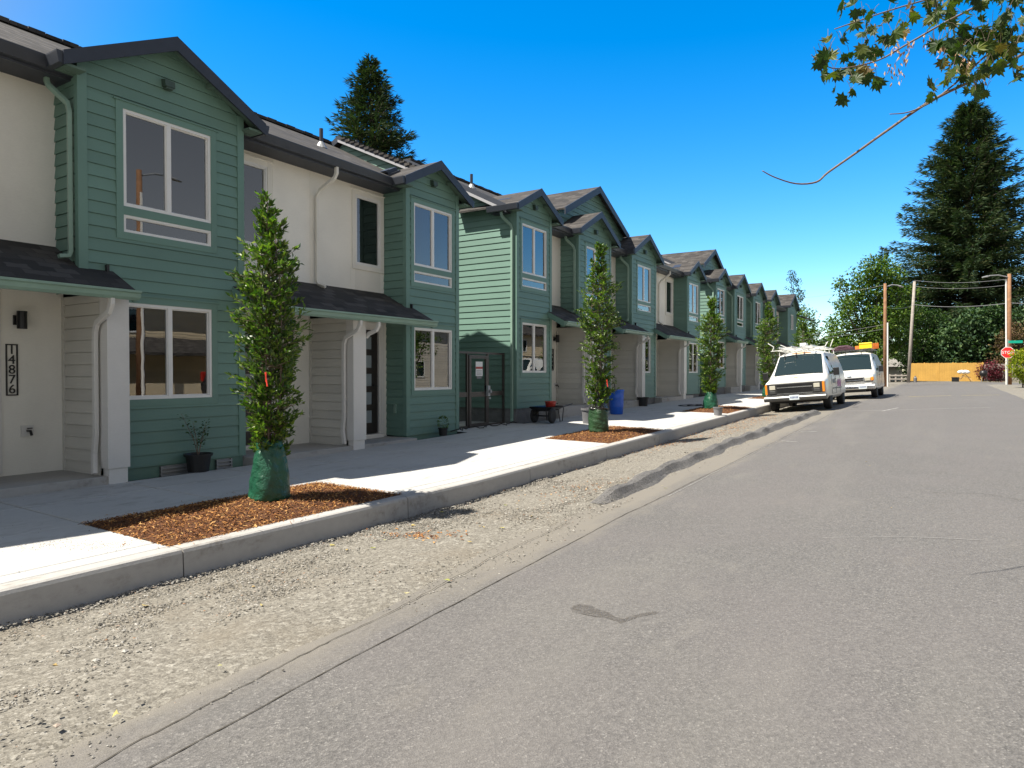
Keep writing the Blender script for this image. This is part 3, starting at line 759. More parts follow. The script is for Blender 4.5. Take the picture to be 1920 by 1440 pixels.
partition(B, 18.02, 18.26, dz, gy(18)); partition(B, 22.10, 22.34, dz, gy(22)); partition(B, 26.55, 26.85, dz, gy(26.6))
porch(B, 16.21, 18.02, dz, gy(17), num='14888', numy=17.76, lampy=17.86, bib=17.93, dr=(16.4, 17.25))
porch(B, 20.12, 22.10, dz, gy(21), num='14896', numy=21.7, lampy=21.78, dr=(20.3, 21.2))
porch(B, 24.17, 26.55, dz, gy(25), num='14900', numy=25.9, lampy=24.45+.6, dr=(24.95-.6, 25.8-.6))
porch(B, 26.85, 27.86, dz, gy(27.3), xd=-9.52)
main_roof(B, 14.22, 29.8, dz, pipes=((-10.9, 15.2), (-10.4, 22.6), (-10.3, 25.2), (-12.1, 27.2)))
end_wall(B, 14.46, dz, gy(14)); end_wall(B, 29.54, dz, gy(29), n=1); shell(B, 14.5, 29.5, dz, gy(20))
cross_gable(B, 20.5, 2.45, 4.92, 6.10, -9.75)
for y, s in ((14.72, 1), (24.0, 1), (27.9+.2, 1)): roof_vent(B, -9.6, y+.3, EZ+dz+SL*(.3+.24)+.03)

# ---------------------------------------------------------------- block C (farthest)
dz = .58
Cb = thing('townhouse_block', 'farthest green townhouse block, rising behind the two parked vans', 'townhouse', (-9, 42, gy(42)), 0, 'row of attached green townhouses along the street')
cb = [(32.03, 33.77), (35.40, 37.75), (39.45, 41.75), (43.40, 45.65)]
for i, (a, b) in enumerate(cb): bay(Cb, a, b, dz+.02*i, gy(a), left='end' if i == 0 else 'side', lower_from=0 if i == 0 else .39, inner='interior')
bay(Cb, 49.5, 52.6, dz+.1, gy(50), small=True, raise_=.12, lower=True, big_drop=False)
for (a, b), (c, d) in zip(cb, cb[1:]):
    upper_wall(Cb, b, c, dz); canopy(Cb, b, c, .17, .39, dz); partition(Cb, c+.17, c+.41, dz, gy(c)); porch(Cb, b, c+.17, dz, gy(c), num='14920', numy=c-.2, lampy=c-.1)
upper_wall(Cb, 45.65, 49.5, dz, wins=((45.9, 46.6), (48.55, 49.3)), seams=(47.5,)); canopy(Cb, 45.65, 49.5, .17, .21, dz)
partition(Cb, 48.3, 48.6, dz, gy(48)); porch(Cb, 45.65, 48.3, dz, gy(47)); porch(Cb, 48.6, 49.5, dz, gy(49), xd=-9.52)
main_roof(Cb, 31.8, 52.9, dz, pipes=((-11, 37.9),))
end_wall(Cb, 32.03, dz, gy(32)); end_wall(Cb, 52.6, dz, gy(52), n=1); shell(Cb, 32.1, 52.5, dz, gy(42))
cross_gable(Cb, 33.9, 1.9, 5.15, 6.10, -9.75)
for y in (32.2, 35.7, 39.8, 50.0): roof_vent(Cb, -9.6, y+.35, EZ+dz+SL*.6+.04)
mb = MB(); mb.prism([(-8.2, 3.95), (-10.5, 4.75), (-10.5, 4.68), (-8.2, 3.88)], 52.95, 55.2, 'y'); q = wpart(mb, 'side_roof', M['shingle'], Cb)
mb = MB(); mb.box(-9.6, -9.4, 54.8, 55.0, gy(55)-.2, 4.4); mb.box(-14.5, -9.0, 52.95, 53.0, 3.6, 4.5); wpart(mb, 'roof_post', M['green'], Cb)
# ------------------------------------------------------------------ ground, road, pavement
def sheet(name, xs, ys, zf, mat, jit=0, kind='structure'):
    mb = MB(); n = len(ys)
    for x in xs:
        for y in ys: mb.v.append((x, y, zf(x, y)+(random.uniform(-jit, jit) if jit else 0)))
    for i in range(len(xs)-1):
        for j in range(n-1):
            a = i*n+j; mb.f.append((a, a+n, a+n+1, a+1)); mb.m.append(0)
    o = mb.build(name, mat, uv=False, smooth=True); tag(o, kind=kind); return o
def rng(a, b, s):
    n = max(1, int(round((b-a)/s))); return [a+(b-a)*i/n for i in range(n+1)]
Ys = rng(-14, 30, 1)+rng(31, 150, 4)+[300, 700]
sheet('ground', [-700, -200, -60, -30, -20, -9, -5.2, -4.7, -3.35, -2.9, 0, 3, 7, 12, 30, 60, 200, 700], [-300]+Ys, lambda x, y: G(x, y)-.07-(.25 if x < -5.3 and x > -60 else 0), M['ground'])
def road_l(y): return -3.38+.05*math.sin(y*.9)+.03*math.sin(y*2.3)+(.33 if y < 3 else .33*max(0, (6-y)/3))
mb = MB(); yy = rng(-14, 62, .5)
cols = [None, -2.9, -1.5, -.5, .5, 1.5, 2.75]
for y in yy:
    for k, x in enumerate(cols):
        x = road_l(y) if x is None else x
        mb.v.append((x, y, G(x, y)-(.012 if k == 0 else 0)))
n = len(cols)
for j in range(len(yy)-1):
    for k in range(n-1):
        a = j*n+k; mb.f.append((a, a+1, a+n+1, a+n)); mb.m.append(0)
tag(mb.build('road', M['asphalt'], uv=False, smooth=True), kind='structure')
tag(sheet('cross_street', [-60, -30, -9, -3, 0, 7.2, 20, 60], [62.2, 66, 74.5], lambda x, y: G(x, y)+(.0 if abs(x) < 8 else 0), M['asphalt']), kind='structure')
# gravel strip
def gz(x, y): return G(x, y)+.009*math.sin(x*9+y*2.2)*math.sin(y*3.1-x*4)+.004*math.sin(y*7.3+x*5)
mb = MB(); xs = [-5.25, -5.1, -4.9, -4.7, -4.5, -4.3, -4.1, -3.9, -3.7, -3.5, -3.2, -2.95]; yy = rng(-2, 62, .25)
for y in yy:
    for k, x in enumerate(xs):
        mb.v.append((x, y, gz(x, y)+random.uniform(-.006, .006)-(.05 if k == len(xs)-1 else .022 if k == len(xs)-2 else 0)-(.02 if k <= 1 else 0)))
n = len(xs)
for j in range(len(yy)-1):
    for k in range(n-1):
        a = j*n+k; mb.f.append((a, a+1, a+n+1, a+n)); mb.m.append(0)
tag(mb.build('gravel_strip', M['gravel'], uv=False, smooth=True), kind='structure')
# loose stones
mb = MB()
def stone(x, y, z, s):
    a = random.uniform(0, 6.28); c, d = math.cos(a), math.sin(a)
    pts = []
    for (u, v, w) in ((1, 0, 0), (0, 1, 0), (-1, 0, 0), (0, -1, 0), (0, 0, 1), (0, 0, -1)):
        k = random.uniform(.6, 1.15)*s; u, v, w = u*k*1.25, v*k, w*k*.6
        pts.append((x+u*c-v*d, y+u*d+v*c, z+w))
    mb.raw(pts, [(0, 1, 4), (1, 2, 4), (2, 3, 4), (3, 0, 4), (1, 0, 5), (2, 1, 5), (3, 2, 5), (0, 3, 5)])
for i in range(60000):
    y = .6+(8.5*random.random()**1.25 if i % 5 else 22*random.random()); x = random.uniform(-5.18, -3.1 if y > 6 else -2.8)
    if x > -3.6 and random.random() < .8: continue
    if math.sin(x*3.1+y*.9)+math.sin(y*2.1-x*1.7)+.9*(x < -4.5)+random.uniform(-1.1, .9) < -.1: continue
    s = random.choice((.004, .005, .005, .006, .007, .008, .011)) * (1 if random.random() < .985 else 1.8)*(1 if y < 5 else 1.15)
    stone(x, y, gz(x, y)+s*.35, s)
for i in range(160):
    y = random.uniform(1, 12); x = -5.17+abs(random.gauss(0, .05)); s = random.uniform(.008, .016); stone(x, y, gz(x, y)+s*.3, s)
tag(mb.build('loose_gravel', M['pebble'], uv=False), kind='stuff')
# asphalt lip along the gravel
mb = MB(); prev = None
for i, y in enumerate(rng(7.3, 23.6, .07)):
    t = min(1, (y-7.3)/.5, (23.6-y)/.6); w = (.13+.02*math.sin(y*3.7))*(.55+.45*t); h = .12*t+.02*math.sin(y*5.1)*t
    xc = -3.36-.22*math.exp(-((y-13)/6)**2)+.03*math.sin(y*1.7)
    row = []
    for u, hh in ((-1.35, -.05), (-1, .15), (-.6, .75), (0, 1), (.55, .8), (1, .2), (1.35, -.05)):
        x = xc+u*w; row.append((x, y, G(x, y)+hh*h+random.uniform(-.008, .008)-(.01 if abs(u) > 1.1 else 0)))
    if prev:
        for k in range(6): mb.face([prev[k], prev[k+1], row[k+1], row[k]])
    prev = row
tag(mb.build('asphalt_lip', M['asphalt_dark'], uv=False, weld=True), kind='structure')
# ribbons: joints, cracks, painted marks
def ribbon(mb, pts, w, lift=.004, jit=0, step=.08):
    out = []
    for (a, b) in zip(pts, pts[1:]):
        L = math.hypot(b[0]-a[0], b[1]-a[1]); n = max(1, int(L/step))
        for i in range(n): out.append((a[0]+(b[0]-a[0])*i/n, a[1]+(b[1]-a[1])*i/n))
    out.append(pts[-1])
    off = 0; L_ = []
    for i, p in enumerate(out):
        q = out[min(i+1, len(out)-1)]; r_ = out[max(i-1, 0)]; dx, dy = q[0]-r_[0], q[1]-r_[1]; L = math.hypot(dx, dy) or 1
        off = off*.8+random.uniform(-jit, jit); ww = w*random.uniform(.6, 1.3) if jit else w
        nx, ny = -dy/L, dx/L
        L_.append(((p[0]+nx*(off-ww/2), p[1]+ny*(off-ww/2)), (p[0]+nx*(off+ww/2), p[1]+ny*(off+ww/2))))
    for a, b in zip(L_, L_[1:]):
        mb.face([(*a[0], G(*a[0])+lift), (*a[1], G(*a[1])+lift), (*b[1], G(*b[1])+lift), (*b[0], G(*b[0])+lift)])
mb = MB()
ribbon(mb, [(-2.42, -1), (-2.5, 1), (-2.62, 2.5), (-2.86, 6.9), (-2.84, 12), (-2.84, 23.5)], .007, jit=.0035)
ribbon(mb, [(-2.72, 1.3), (-2.86, 2.2), (-2.95, 3.3), (-3.12, 4.6), (-3.2, 6.2)], .006, jit=.010, step=.05)
ribbon(mb, [(1.2, 9.0), (.4, 9.6), (-.2, 9.4)], .006, jit=.01, step=.05)
tag(mb.build('pavement_crack', M['crack'], uv=False), kind='structure')
mb = MB()
for pts, w in (([(-2.8, 23.9), (-1.4, 24.6), (1.3, 26.6)], .05), ([(-1.6, 24.1), (-1.25, 25.9)], .06), ([(-2.75, 14.6), (-2.45, 14.5)], .05), ([(-2.72, 16.6), (-2.4, 16.8)], .05), ([(-.9, 6.6), (-.2, 7.0), (.35, 7.15)], .007), ([(-2.81, 8), (-2.82, 23)], .010)):
    ribbon(mb, pts, w, .0045, jit=.006 if w < .06 else .01)
tag(mb.build('road_marking', M['chalk'], uv=False), kind='structure')
mb = MB(); ribbon(mb, [(-1.3, 35.5), (-.1, 36.5), (.35, 36.9)], .10, .005, .01); ribbon(mb, [(.7, 37.2), (2.2, 38.4)], .10, .005, .01)
tag(mb.build('road_marking', M['yellow_line'], uv=False), kind='structure')
for pts in ([(-1.99, 3.84), (-1.99, 3.89), (-1.97, 3.93), (-1.89, 3.945), (-1.82, 3.90), (-1.75, 3.885), (-1.68, 3.83), (-1.61, 3.815), (-1.585, 3.785), (-1.60, 3.74), (-1.66, 3.765), (-1.73, 3.785), (-1.78, 3.765), (-1.86, 3.77), (-1.94, 3.775)],
            [(-1.62, 3.80), (-1.60, 3.88), (-1.56, 3.96), (-1.50, 4.04), (-1.47, 4.03), (-1.48, 3.99), (-1.54, 3.91), (-1.57, 3.84), (-1.58, 3.79)]):
    mb = MB(); mb.face([(x, y, G(x, y)+.0042) for x, y in pts]); tag(mb.build('water_stain', M['stain'], uv=False), kind='structure')
def fallen(x, y, s, zf):
    a = random.uniform(0, 6.28); pts = []
    for k in range(7):
        t = a+k*6.283/7; r_ = s*(1 if k % 2 else .45)*random.uniform(.8, 1.2); pts.append((x+r_*math.cos(t)*1.3, y+r_*math.sin(t), zf(x, y)+.008+random.uniform(0, .5)*s))
    mb.face(pts)
mb = MB()
for i in range(46):
    if i < 30: x = random.uniform(-5.0, -3.0); y = random.uniform(1.2, 9); z = gz
    else: x = random.uniform(-2.4, 2.2); y = random.uniform(3, 20); z = G
    fallen(x, y, random.uniform(.012, .030) if i < 30 else random.uniform(.012, .025), z)
tag(mb.build('leaf_litter', M['dry_leaf'], uv=False), kind='stuff')
# right-hand verge
tag(sheet('verge', [2.7, 3.4, 4.5, 6, 9, 16], rng(-10, 61, 1.5), lambda x, y: G(x, y)+(.0 if x < 3 else .03), M['gravel'], .008), kind='structure')

# kerb segments, pavement slabs
mb = MB(); y = 3.24-2.75*6
while y < 62:
    b = min(y+2.75, 62); a = y
    for k in range(2):
        ya = a+(b-a)*k/2+(.006 if k == 0 else 0); yb = a+(b-a)*(k+1)/2-(.006 if k == 1 else 0)
        za, zb = SW(-5.2, ya), SW(-5.2, yb); ga, gb = G(-5.2, ya)-.3, G(-5.2, yb)-.3
        pr = [(-5.37, None), (-5.185, None), (-5.20, -.035), (-5.213, -.010), (-5.235, 0), (-5.362, 0), (-5.37, -.008)]
        A0 = [(x, ya, ga if z is None else za+z) for x, z in pr]; B0 = [(x, yb, gb if z is None else zb+z) for x, z in pr]; n = len(pr)
        mb.raw(A0+B0, [tuple(range(n)), tuple(range(2*n-1, n-1, -1))]+[(i, (i+1) % n, (i+1) % n+n, i+n) for i in range(n)])
    y += 2.75
tag(mb.build('kerb', M['kerb'], uv=False), kind='structure')
PITS = [(4.65, 1.42), (13.45, 1.5), (21.9, 1.5), (30.2, 1.5), (38.5, 1.5), (46.8, 1.5)]
mb = MB()
def slab(x0, x1, y0, y1):
    g = .008; b = .008
    x0 += g; x1 -= g; y0 += g; y1 -= g
    if x1-x0 < .03 or y1-y0 < .03: return
    o = [(x0, y0), (x1, y0), (x1, y1), (x0, y1)]; i_ = [(x0+b, y0+b), (x1-b, y0+b), (x1-b, y1-b), (x0+b, y1-b)]
    def z(p, d=0): return (p[0], p[1], SW(*p)-d)
    mb.face([z(p) for p in i_])
    for k in range(4):
        mb.face([z(o[k], .006), z(o[(k+1) % 4], .006), z(i_[(k+1) % 4]), z(i_[k])])
        mb.face([z(o[k], .12), z(o[(k+1) % 4], .12), z(o[(k+1) % 4], .006), z(o[k], .006)])
cutsY = sorted(set([3.24+1.405*k for k in range(-9, 40)]))
allY = sorted(set([round(v, 3) for v in cutsY if all(not (c-h-.35 < v < c+h+.35) for c, h in PITS)]+[round(c+s*h, 3) for c, h in PITS for s in (-1, 0, 1)]))
for a, b in zip(allY, allY[1:]):
    if a < -9 or b > 56: continue
    m_ = (a+b)/2; inpit = any(c-h < m_ < c+h for c, h in PITS)
    if not inpit: slab(-5.56, -5.37, a, b); slab(-6.78, -5.56, a, b)
    slab(-8.0, -6.78, a, b); slab(-8.74, -8.0, a, b)
tag(mb.build('pavement', M['concrete'], uv=False), kind='structure')
tag(sheet('pavement_base', [-8.74, -7, -5.3], rng(-10, 56, 1), lambda x, y: SW(x, y)-.012 if not any(c-h-.02 < y < c+h+.02 for c, h in PITS) or x < -6.9 else SW(x, y)-.012, M['groove']), kind='structure')
tag(sheet('planting_strip', [-9.9, -9.0, -8.7], rng(-10, 56, .5), lambda x, y: SW(x, y)-.05, M['soil'], .012), kind='structure')
mb = MB()
random.seed(31)
for i in range(900):                                               # dirt left on the slabs
    t_ = random.random(); x = -6.35+.75*t_+random.gauss(0, .06); y = 2.55+.55*t_+random.gauss(0, .10)
    if i > 500: x = random.uniform(-8.6, -5.5); y = random.uniform(1, 16)
    stone(x, y, SW(x, y)+.001, random.choice((.002, .003, .004)))
tag(mb.build('spilled_dirt', M['dirt'], uv=False), kind='stuff')
# mulch beds
for pi, (c, h) in enumerate(PITS):
    xs, ys = rng(-6.775, -5.375, .1), rng(c-h+.005, c+h-.005, .12)
    def mz(x, y, c=c, h=h):
        e = min(1, (x+6.775)/.35, (-5.375-x)/.3, (y-c+h)/.4, (c+h-y)/.4); return SW(x, y)-.006+.05*max(0, e)+.008*math.sin(x*11+y*7)*e
    sheet('mulch_bed', xs, ys, mz, M['mulchbase'], .004)
    mb = MB(); N = (11000, 6500, 3000, 1500, 500, 300)[pi]
    for i in range(N):
        x = random.uniform(-6.80, -5.34); y = random.uniform(c-h-.03, c+h+.03)
        if random.random() < .02: x = random.uniform(-7.0, -5.2); y += random.uniform(-.2, .2)
        L = random.uniform(.012, .042); w = random.uniform(.002, .0055); t = random.uniform(.001, .004)
        M4 = Matrix.Translation((x, y, mz(min(max(x, -6.77), -5.38), min(max(y, c-h), c+h))+random.uniform(.004, .018))) @ Matrix.Rotation(random.uniform(0, 6.28), 4, 'Z') @ Matrix.Rotation(random.gauss(0, .35), 4, 'Y')
        vs = [(-L/2, -w, 0), (L/2, -w*.6, 0), (L/2, w*.6, t), (-L/2, w, t)]
        mb.face([tuple(M4 @ Vector(v)) for v in vs])
    tag(mb.build('wood_chip_mulch', M['chips'], uv=False), kind='stuff')
mb = MB()                                                          # chips spilled on the gravel
for cx, cy, n, sx, sy in ((-4.3, 5.2, 150, .25, .12), (-4.6, 17.5, 500, .3, 1.6), (-4.9, 14.5, 250, .12, 1.0), (-4.6, 21.5, 500, .35, 1.4), (-4.2, 8.3, 90, .3, .5)):
    for i in range(n):
        x = min(-3.6, max(-5.15, random.gauss(cx, sx))); y = random.gauss(cy, sy); L = random.uniform(.015, .045); a = random.uniform(0, 3.14); w = random.uniform(.004, .008)
        c_, s_ = math.cos(a), math.sin(a); z = gz(x, y)+.010
        mb.face([(x-L*c_/2-w*s_, y-L*s_/2+w*c_, z), (x+L*c_/2-w*s_, y+L*s_/2+w*c_, z+.004), (x+L*c_/2+w*s_, y+L*s_/2-w*c_, z+.006), (x-L*c_/2+w*s_, y-L*s_/2-w*c_, z)])
tag(mb.build('spilled_wood_chips', M['chips'], uv=False), kind='stuff')

# ------------------------------------------------------------------ camera-space helper (only to read positions off the photograph)
TH = math.atan(808/1280); ST, CT = math.sin(TH), math.cos(TH)
def W(u, v, d):
    a = (u-960)/1280; return Vector(((-ST+a*CT)*d, (CT+a*ST)*d, (699.5-v)/1280*d))

# ------------------------------------------------------------------ vegetation
def leafquad(mb, p, d, n, L, w, fold=.25):
    d = d.normalized(); s = d.cross(n)
    if s.length < .01: s = d.orthogonal()
    s.normalize(); u = s.cross(d).normalized()
    a = p; b = p+d*L*.45+s*w/2+u*w*fold; c = p+d*L; e = p+d*L*.45-s*w/2+u*w*fold
    mb.face([a, b, c, e])
def rv(s=1): return Vector((random.gauss(0, s), random.gauss(0, s), random.gauss(0, s)))

def street_tree_mesh(H, r, seed, N=4600, leaf=.08, z0=.42):
    random.seed(seed); mb = MB(); st = MB()
    def prof(t):
        return r*min(1, .50+t*3.0)*(1-.10*math.sin(t*9))*(1 if t < .72 else 1-.62*((t-.72)/.28)**1.2)
    stems = []
    for k in range(6):
        a = k*1.05+random.random()*.5; rr = random.uniform(.2, .6) if k else 0; top = random.uniform(.78, 1.0) if k else 1.0
        pts = []
        for i in range(9):
            t = i/8; z = .1+(H*top-.1)*t; q = prof(min(1, z/H))*rr*min(1, t*2.2); pts.append(Vector((math.cos(a)*q+random.gauss(0, .008), math.sin(a)*q+random.gauss(0, .008), z)))
        st.tube(pts, [.012*(1-.8*i/8)+.0015 for i in range(9)], 5); stems.append(pts)
    tw = 0; n = 0
    while n < N:
        pts = random.choice(stems); t = random.random()**.9; i = min(7, int(t*8)); b = pts[i].lerp(pts[i+1], t*8-i)
        if b.z < z0: continue
        hz = (b.z-z0)/(H-z0); R_ = prof(hz)*random.choice((1, 1, .85, 1.15))
        a = random.uniform(0, 6.283); R_ *= 1+.20*math.sin(3*a+b.z*5.5+seed)+.16*math.sin(2*a-b.z*9+seed*2); out = Vector((math.cos(a), math.sin(a), random.uniform(.25, .9)))
        tip = Vector((math.cos(a)*R_, math.sin(a)*R_, b.z+random.uniform(.04, .16)))
        if tip.z > H*.995: tip.z = H*random.uniform(.96, 1)
        if hz > .8: tip = b+Vector((math.cos(a), math.sin(a), .9))*random.uniform(.05, .12)
        st.tube([b, b.lerp(tip, .5)+Vector((0, 0, -.012)), tip], [.004, .003, .0015], 3, cap=False)
        m = random.randint(10, 17)
        for k in range(m):
            q = b.lerp(tip, .30+.72*(k/m)); d = (tip-b).normalized()*.8+rv(.55)+Vector((0, 0, .35)); leafquad(mb, q, d, rv()+Vector((0, 0, 1.2)), leaf*random.uniform(.7, 1.25), leaf*.42*random.uniform(.8, 1.2)); n += 1
    return mb, st
def wrinkled_bag(rb, rt, h, seed, sx=1, lean=0):
    random.seed(seed); mb = MB(); n, m = 36, 26
    ph = [random.uniform(0, 6.28) for _ in range(9)]
    for j in range(m+1):
        t = j/m
        for i in range(n):
            a = 2*math.pi*i/n
            r_ = rb+(rt-rb)*t**1.4; r_ *= 1+.05*math.sin(math.pi*t)
            r_ *= 1+.045*math.sin(3*a+ph[0]+2.2*t)+.03*math.sin(5*a+ph[1]-5*t)+.016*math.sin(9*a+ph[2]+9*t)+.020*math.sin(2*a+16*t+ph[3])*(1-t)+.012*math.sin(a*3+31*t+ph[4])+.03*math.sin(7*a+ph[5])*t
            if j == 0: r_ *= .9
            z = h*t+(.025*math.sin(2*a+ph[6])+.02*math.sin(5*a+ph[7]))*(t > .9)
            mb.v.append((r_*math.cos(a)*sx+lean*t, r_*math.sin(a), z))
    for j in range(m):
        for i in range(n):
            a, b = j*n+i, j*n+(i+1) % n; mb.f.append((a, b, b+n, a+n)); mb.m.append(0)
    mb.f.append(tuple(range(n-1, -1, -1))); mb.m.append(0)
    top = len(mb.v)
    for k, f_ in enumerate((.75, .45)):
        for i in range(n):
            p = mb.v[m*n+i]; mb.v.append((p[0]*f_+lean*(1-f_), p[1]*f_, p[2]-.03-.05*k))
        a0 = (m*n if k == 0 else top)
        for i in range(n): mb.f.append((a0+i, a0+(i+1) % n, top+k*n+(i+1) % n, top+k*n+i)); mb.m.append(0)
    return mb
def street_tree(y, H, r, seed, label, bag, bagdim, N=4600, x=-6.2, leaf=.073, ribbonc=None):
    gz_ = SW(x, y)+.03
    t = thing('street_tree', label, 'tree', (x, y, gz_), random.uniform(0, 6), 'young columnar trees in the mulch beds')
    mb, st = street_tree_mesh(H, r, seed, N, leaf)
    mb.build('crown', M['leaf_street'], t, uv=False); st.build('trunk', M['twig'], t, uv=False)
    wrinkled_bag(*bagdim, seed+3).build('root_ball_bag', bag, t, smooth=True, uv=False)
    if ribbonc:
        rb = MB()
        for k in range(2): rb.box(-.008+k*.008, .008+k*.008, -.003, .003, -.09-k*.05, .01, M=Matrix.Rotation(.2*k, 4, 'Y'))
        o = rb.build('ribbon', M['tape'], None, uv=False); o.parent = t; p = Vector(ribbonc)-Vector((x, y, gz_)); o.location = Matrix.Rotation(-t.rotation_euler.z, 3, 'Z') @ p
    random.seed(seed+50); return t
street_tree(4.87, 3.2, .295, 11, 'young tree with a lumpy green bag round its roots, first mulch bed, nearest the camera', M['bag'], (.215, .125, .66), N=8200, ribbonc=(-5.93, 4.62, .0))
t2 = street_tree(13.4, 4.0, .345, 23, 'young tree with a dark green bag at its foot, in front of the blue drum', M['bag_dark'], (.205, .20, .50), N=8200, x=-6.25, leaf=.078, ribbonc=(-5.97, 13.2, -.15))
cr = wrinkled_bag(.205, .10, .24, 77); o = cr.build('bag_neck', simple('shiny_black_plastic', (.03, .032, .03), .18, var=.2, bump=1, bscale=9, bdist=.05), None, smooth=True, uv=False); o.parent = t2; o.location = (0, 0, .49)
street_tree(21.6, 3.45, .35, 37, 'young tree with a round green root bag and a grey pot in front of it', M['bag'], (.235, .15, .52), N=6500, leaf=.085)
street_tree(29.9, 3.9, .40, 51, 'young tree behind the front left corner of the first white van', M['bag'], (.22, .15, .5), N=6000, leaf=.095)
street_tree(38.3, 3.7, .45, 66, 'young tree showing above the roof rack of the first white van', M['bag'], (.22, .15, .5), N=3200, leaf=.12)

def conifer(name, label, base, H, rad, seed, mat, z0=.08, prof=1.0, dens=1.0, spray=.55, up=.0, asym=0):
    random.seed(seed); t = thing(name, label, 'tree', base)
    tr = MB(); tr.tube([(0, 0, -.5), (0, 0, H*.5), (.1, 0, H*.98)], [H*.017, H*.010, .04], 9); tr_ = tr.build('trunk', M['bark'], t, uv=False, smooth=True)
    fo = MB(); br = MB(); z = H*z0
    while z < H*.985:
        u = (z-H*z0)/(H*(1-z0)); R_ = rad*(1-u)**prof+.25
        nb = max(4, int(7*dens))
        for k in range(nb):
            a = random.uniform(0, 6.283); L = R_*random.choice((.5, .7, .8, .9, 1.0, 1.18))*(1+asym*math.cos(a))
            p = Vector((0, 0, z+random.uniform(-.2, .2))); el = .45*u+up+random.uniform(-.12, .12)-.12*(1-u)
            n = max(3, int(L/(spray*.62))); side = Vector((-math.sin(a), math.cos(a), 0)); pts = [p.copy()]
            bend = random.uniform(-.12, .12)
            for i in range(n):
                f_ = (i+1)/n; e2 = el-.35*math.sin(f_*2.2)+.45*f_*f_; a2 = a+bend*f_
                p = p+Vector((math.cos(a2)*math.cos(e2), math.sin(a2)*math.cos(e2), math.sin(e2)))*L/n; pts.append(p.copy())
                if f_ < .22 and R_ > 1: continue
                wd = spray*(1.25-.75*f_)*(1 if R_ > 1 else .6)
                for q in range(int(9*dens)+1):
                    s = random.choice((-1, 1)); off = side*s*random.uniform(0, wd*1.1)+Vector((0, 0, random.uniform(-.85, .25)*wd))
                    d = Vector((math.cos(a2), math.sin(a2), el*.5))*random.uniform(.4, 1)+side*s*random.uniform(.1, .9)+Vector((0, 0, random.uniform(-.45, .35)))
                    leafquad(fo, p+off*random.uniform(.3, 1), d, rv(.6)+Vector((0, 0, 1)), spray*random.uniform(.6, 1.2)*(1 if R_ > 1 else .7), spray*random.uniform(.08, .18), .3)
            if L > 1.2: br.tube([pts[0], pts[len(pts)//2], pts[-1]], [.05+L*.008, .03, .01], 3, cap=False)
        z += max(.22, H*.0135)*random.uniform(.7, 1.3)/max(.8, dens**.5)
    fo.build('crown', mat, t, uv=False); b = br.build('limbs', M['bark'], t, uv=False); return t

def broadleaf(name, label, base, H, blobs, seed, mat, leaf=.3, n=260, trunk=.25, trunk_top=None, cat='tree', group=None):
    """blobs: (dx, dy, z, rx, rz) ellipsoids of foliage above the base"""
    random.seed(seed); t = thing(name, label, cat, base, 0, group)
    fo = MB(); tr = MB()
    for (dx, dy, z, rx, rz) in blobs:
        c = Vector((dx, dy, z)); sub = max(5, int(n*rx*rz/12))
        for k in range(sub):
            d = rv(); d.normalize(); rr = random.uniform(.45, 1.02); cc = c+Vector((d.x*rx, d.y*rx, d.z*rz))*rr
            cr = leaf*random.uniform(1.1, 2.2)
            for j in range(random.randint(9, 15)):
                e = rv(); e.normalize(); p = cc+Vector((e.x, e.y, e.z*.65))*cr*random.uniform(.4, 1)
                leafquad(fo, p, e+rv(.5)+Vector((0, 0, -.1)), Vector((0, 0, 1))+rv(.5), leaf*random.uniform(.6, 1.15), leaf*random.uniform(.4, .75), .15)
        if trunk: tr.tube([(0, 0, max(.2, z*.35)), (dx*.45, dy*.45, z*.6), (dx, dy, z)], [trunk*.45, trunk*.28, .03], 5, cap=False)
    if trunk: tr.tube([(0, 0, -.4), (0, 0, H*.25), (.1, 0, H*.55)], [trunk, trunk*.8, trunk*.4], 8)
    fo.build('crown', mat, t, uv=False)
    if trunk: tr.build('trunk', M['bark'], t, uv=False, smooth=True)
    return t
def gp(u, d): p = W(u, 700, d); return (p.x, p.y, G(p.x, p.y)-.1)
conifer('fir_tree', 'very tall dark fir tree towering over the yellow fence at right', gp(1812, 88), 35.4, 11.2, 5, M['needle'], z0=.08, prof=.74, dens=1.7, spray=.95)
conifer('fir_tree', 'dark fir tree with drooping limbs behind the roof of the nearest townhouse block', (W(696, 700, 50).x, W(696, 700, 50).y, -1.5), 24.5, 7.4, 9, M['needle'], z0=.15, prof=.95, dens=1.35, spray=.60, up=.12)
conifer('fir_tree', 'thin dark fir top poking up behind the broadleaf tree left of the tall fir', gp(1655, 98), 19.3, 3.2, 13, M['needle'], dens=.8, spray=.6)
conifer('fir_tree', 'fir whose twig tips show just above the nearest gable roof', (W(432, 700, 30).x, W(432, 700, 30).y, -1.5), 13.6, 2.6, 15, M['needle'], z0=.3, dens=.9, spray=.4)
def M_(u, v, d, u0, d0):                       # offset of a foliage blob from a tree base
    p = W(u, v, d); b = Vector(gp(u0, d0)); return p.x-b.x, p.y-b.y, p.z-b.z
bl = []
random.seed(3)
for u, v, r_ in ((1645, 500, 1.6), (1620, 515, 1.7), (1668, 520, 1.5), (1600, 548, 1.7), (1640, 550, 2.2), (1685, 552, 1.6), (1580, 575, 1.2), (1612, 590, 2.2), (1655, 595, 2.4), (1695, 590, 1.6), (1576, 615, 1.9), (1615, 635, 2.3), (1660, 640, 2.2), (1590, 655, 1.7), (1572, 640, 1.4), (1630, 668, 1.8), (1575, 530, .7), (1700, 640, 1.5)):
    x, y, z = M_(u, v, 70+random.uniform(-1.5, 1.5), 1640, 70); bl.append((x, y, z, r_, r_*.8))
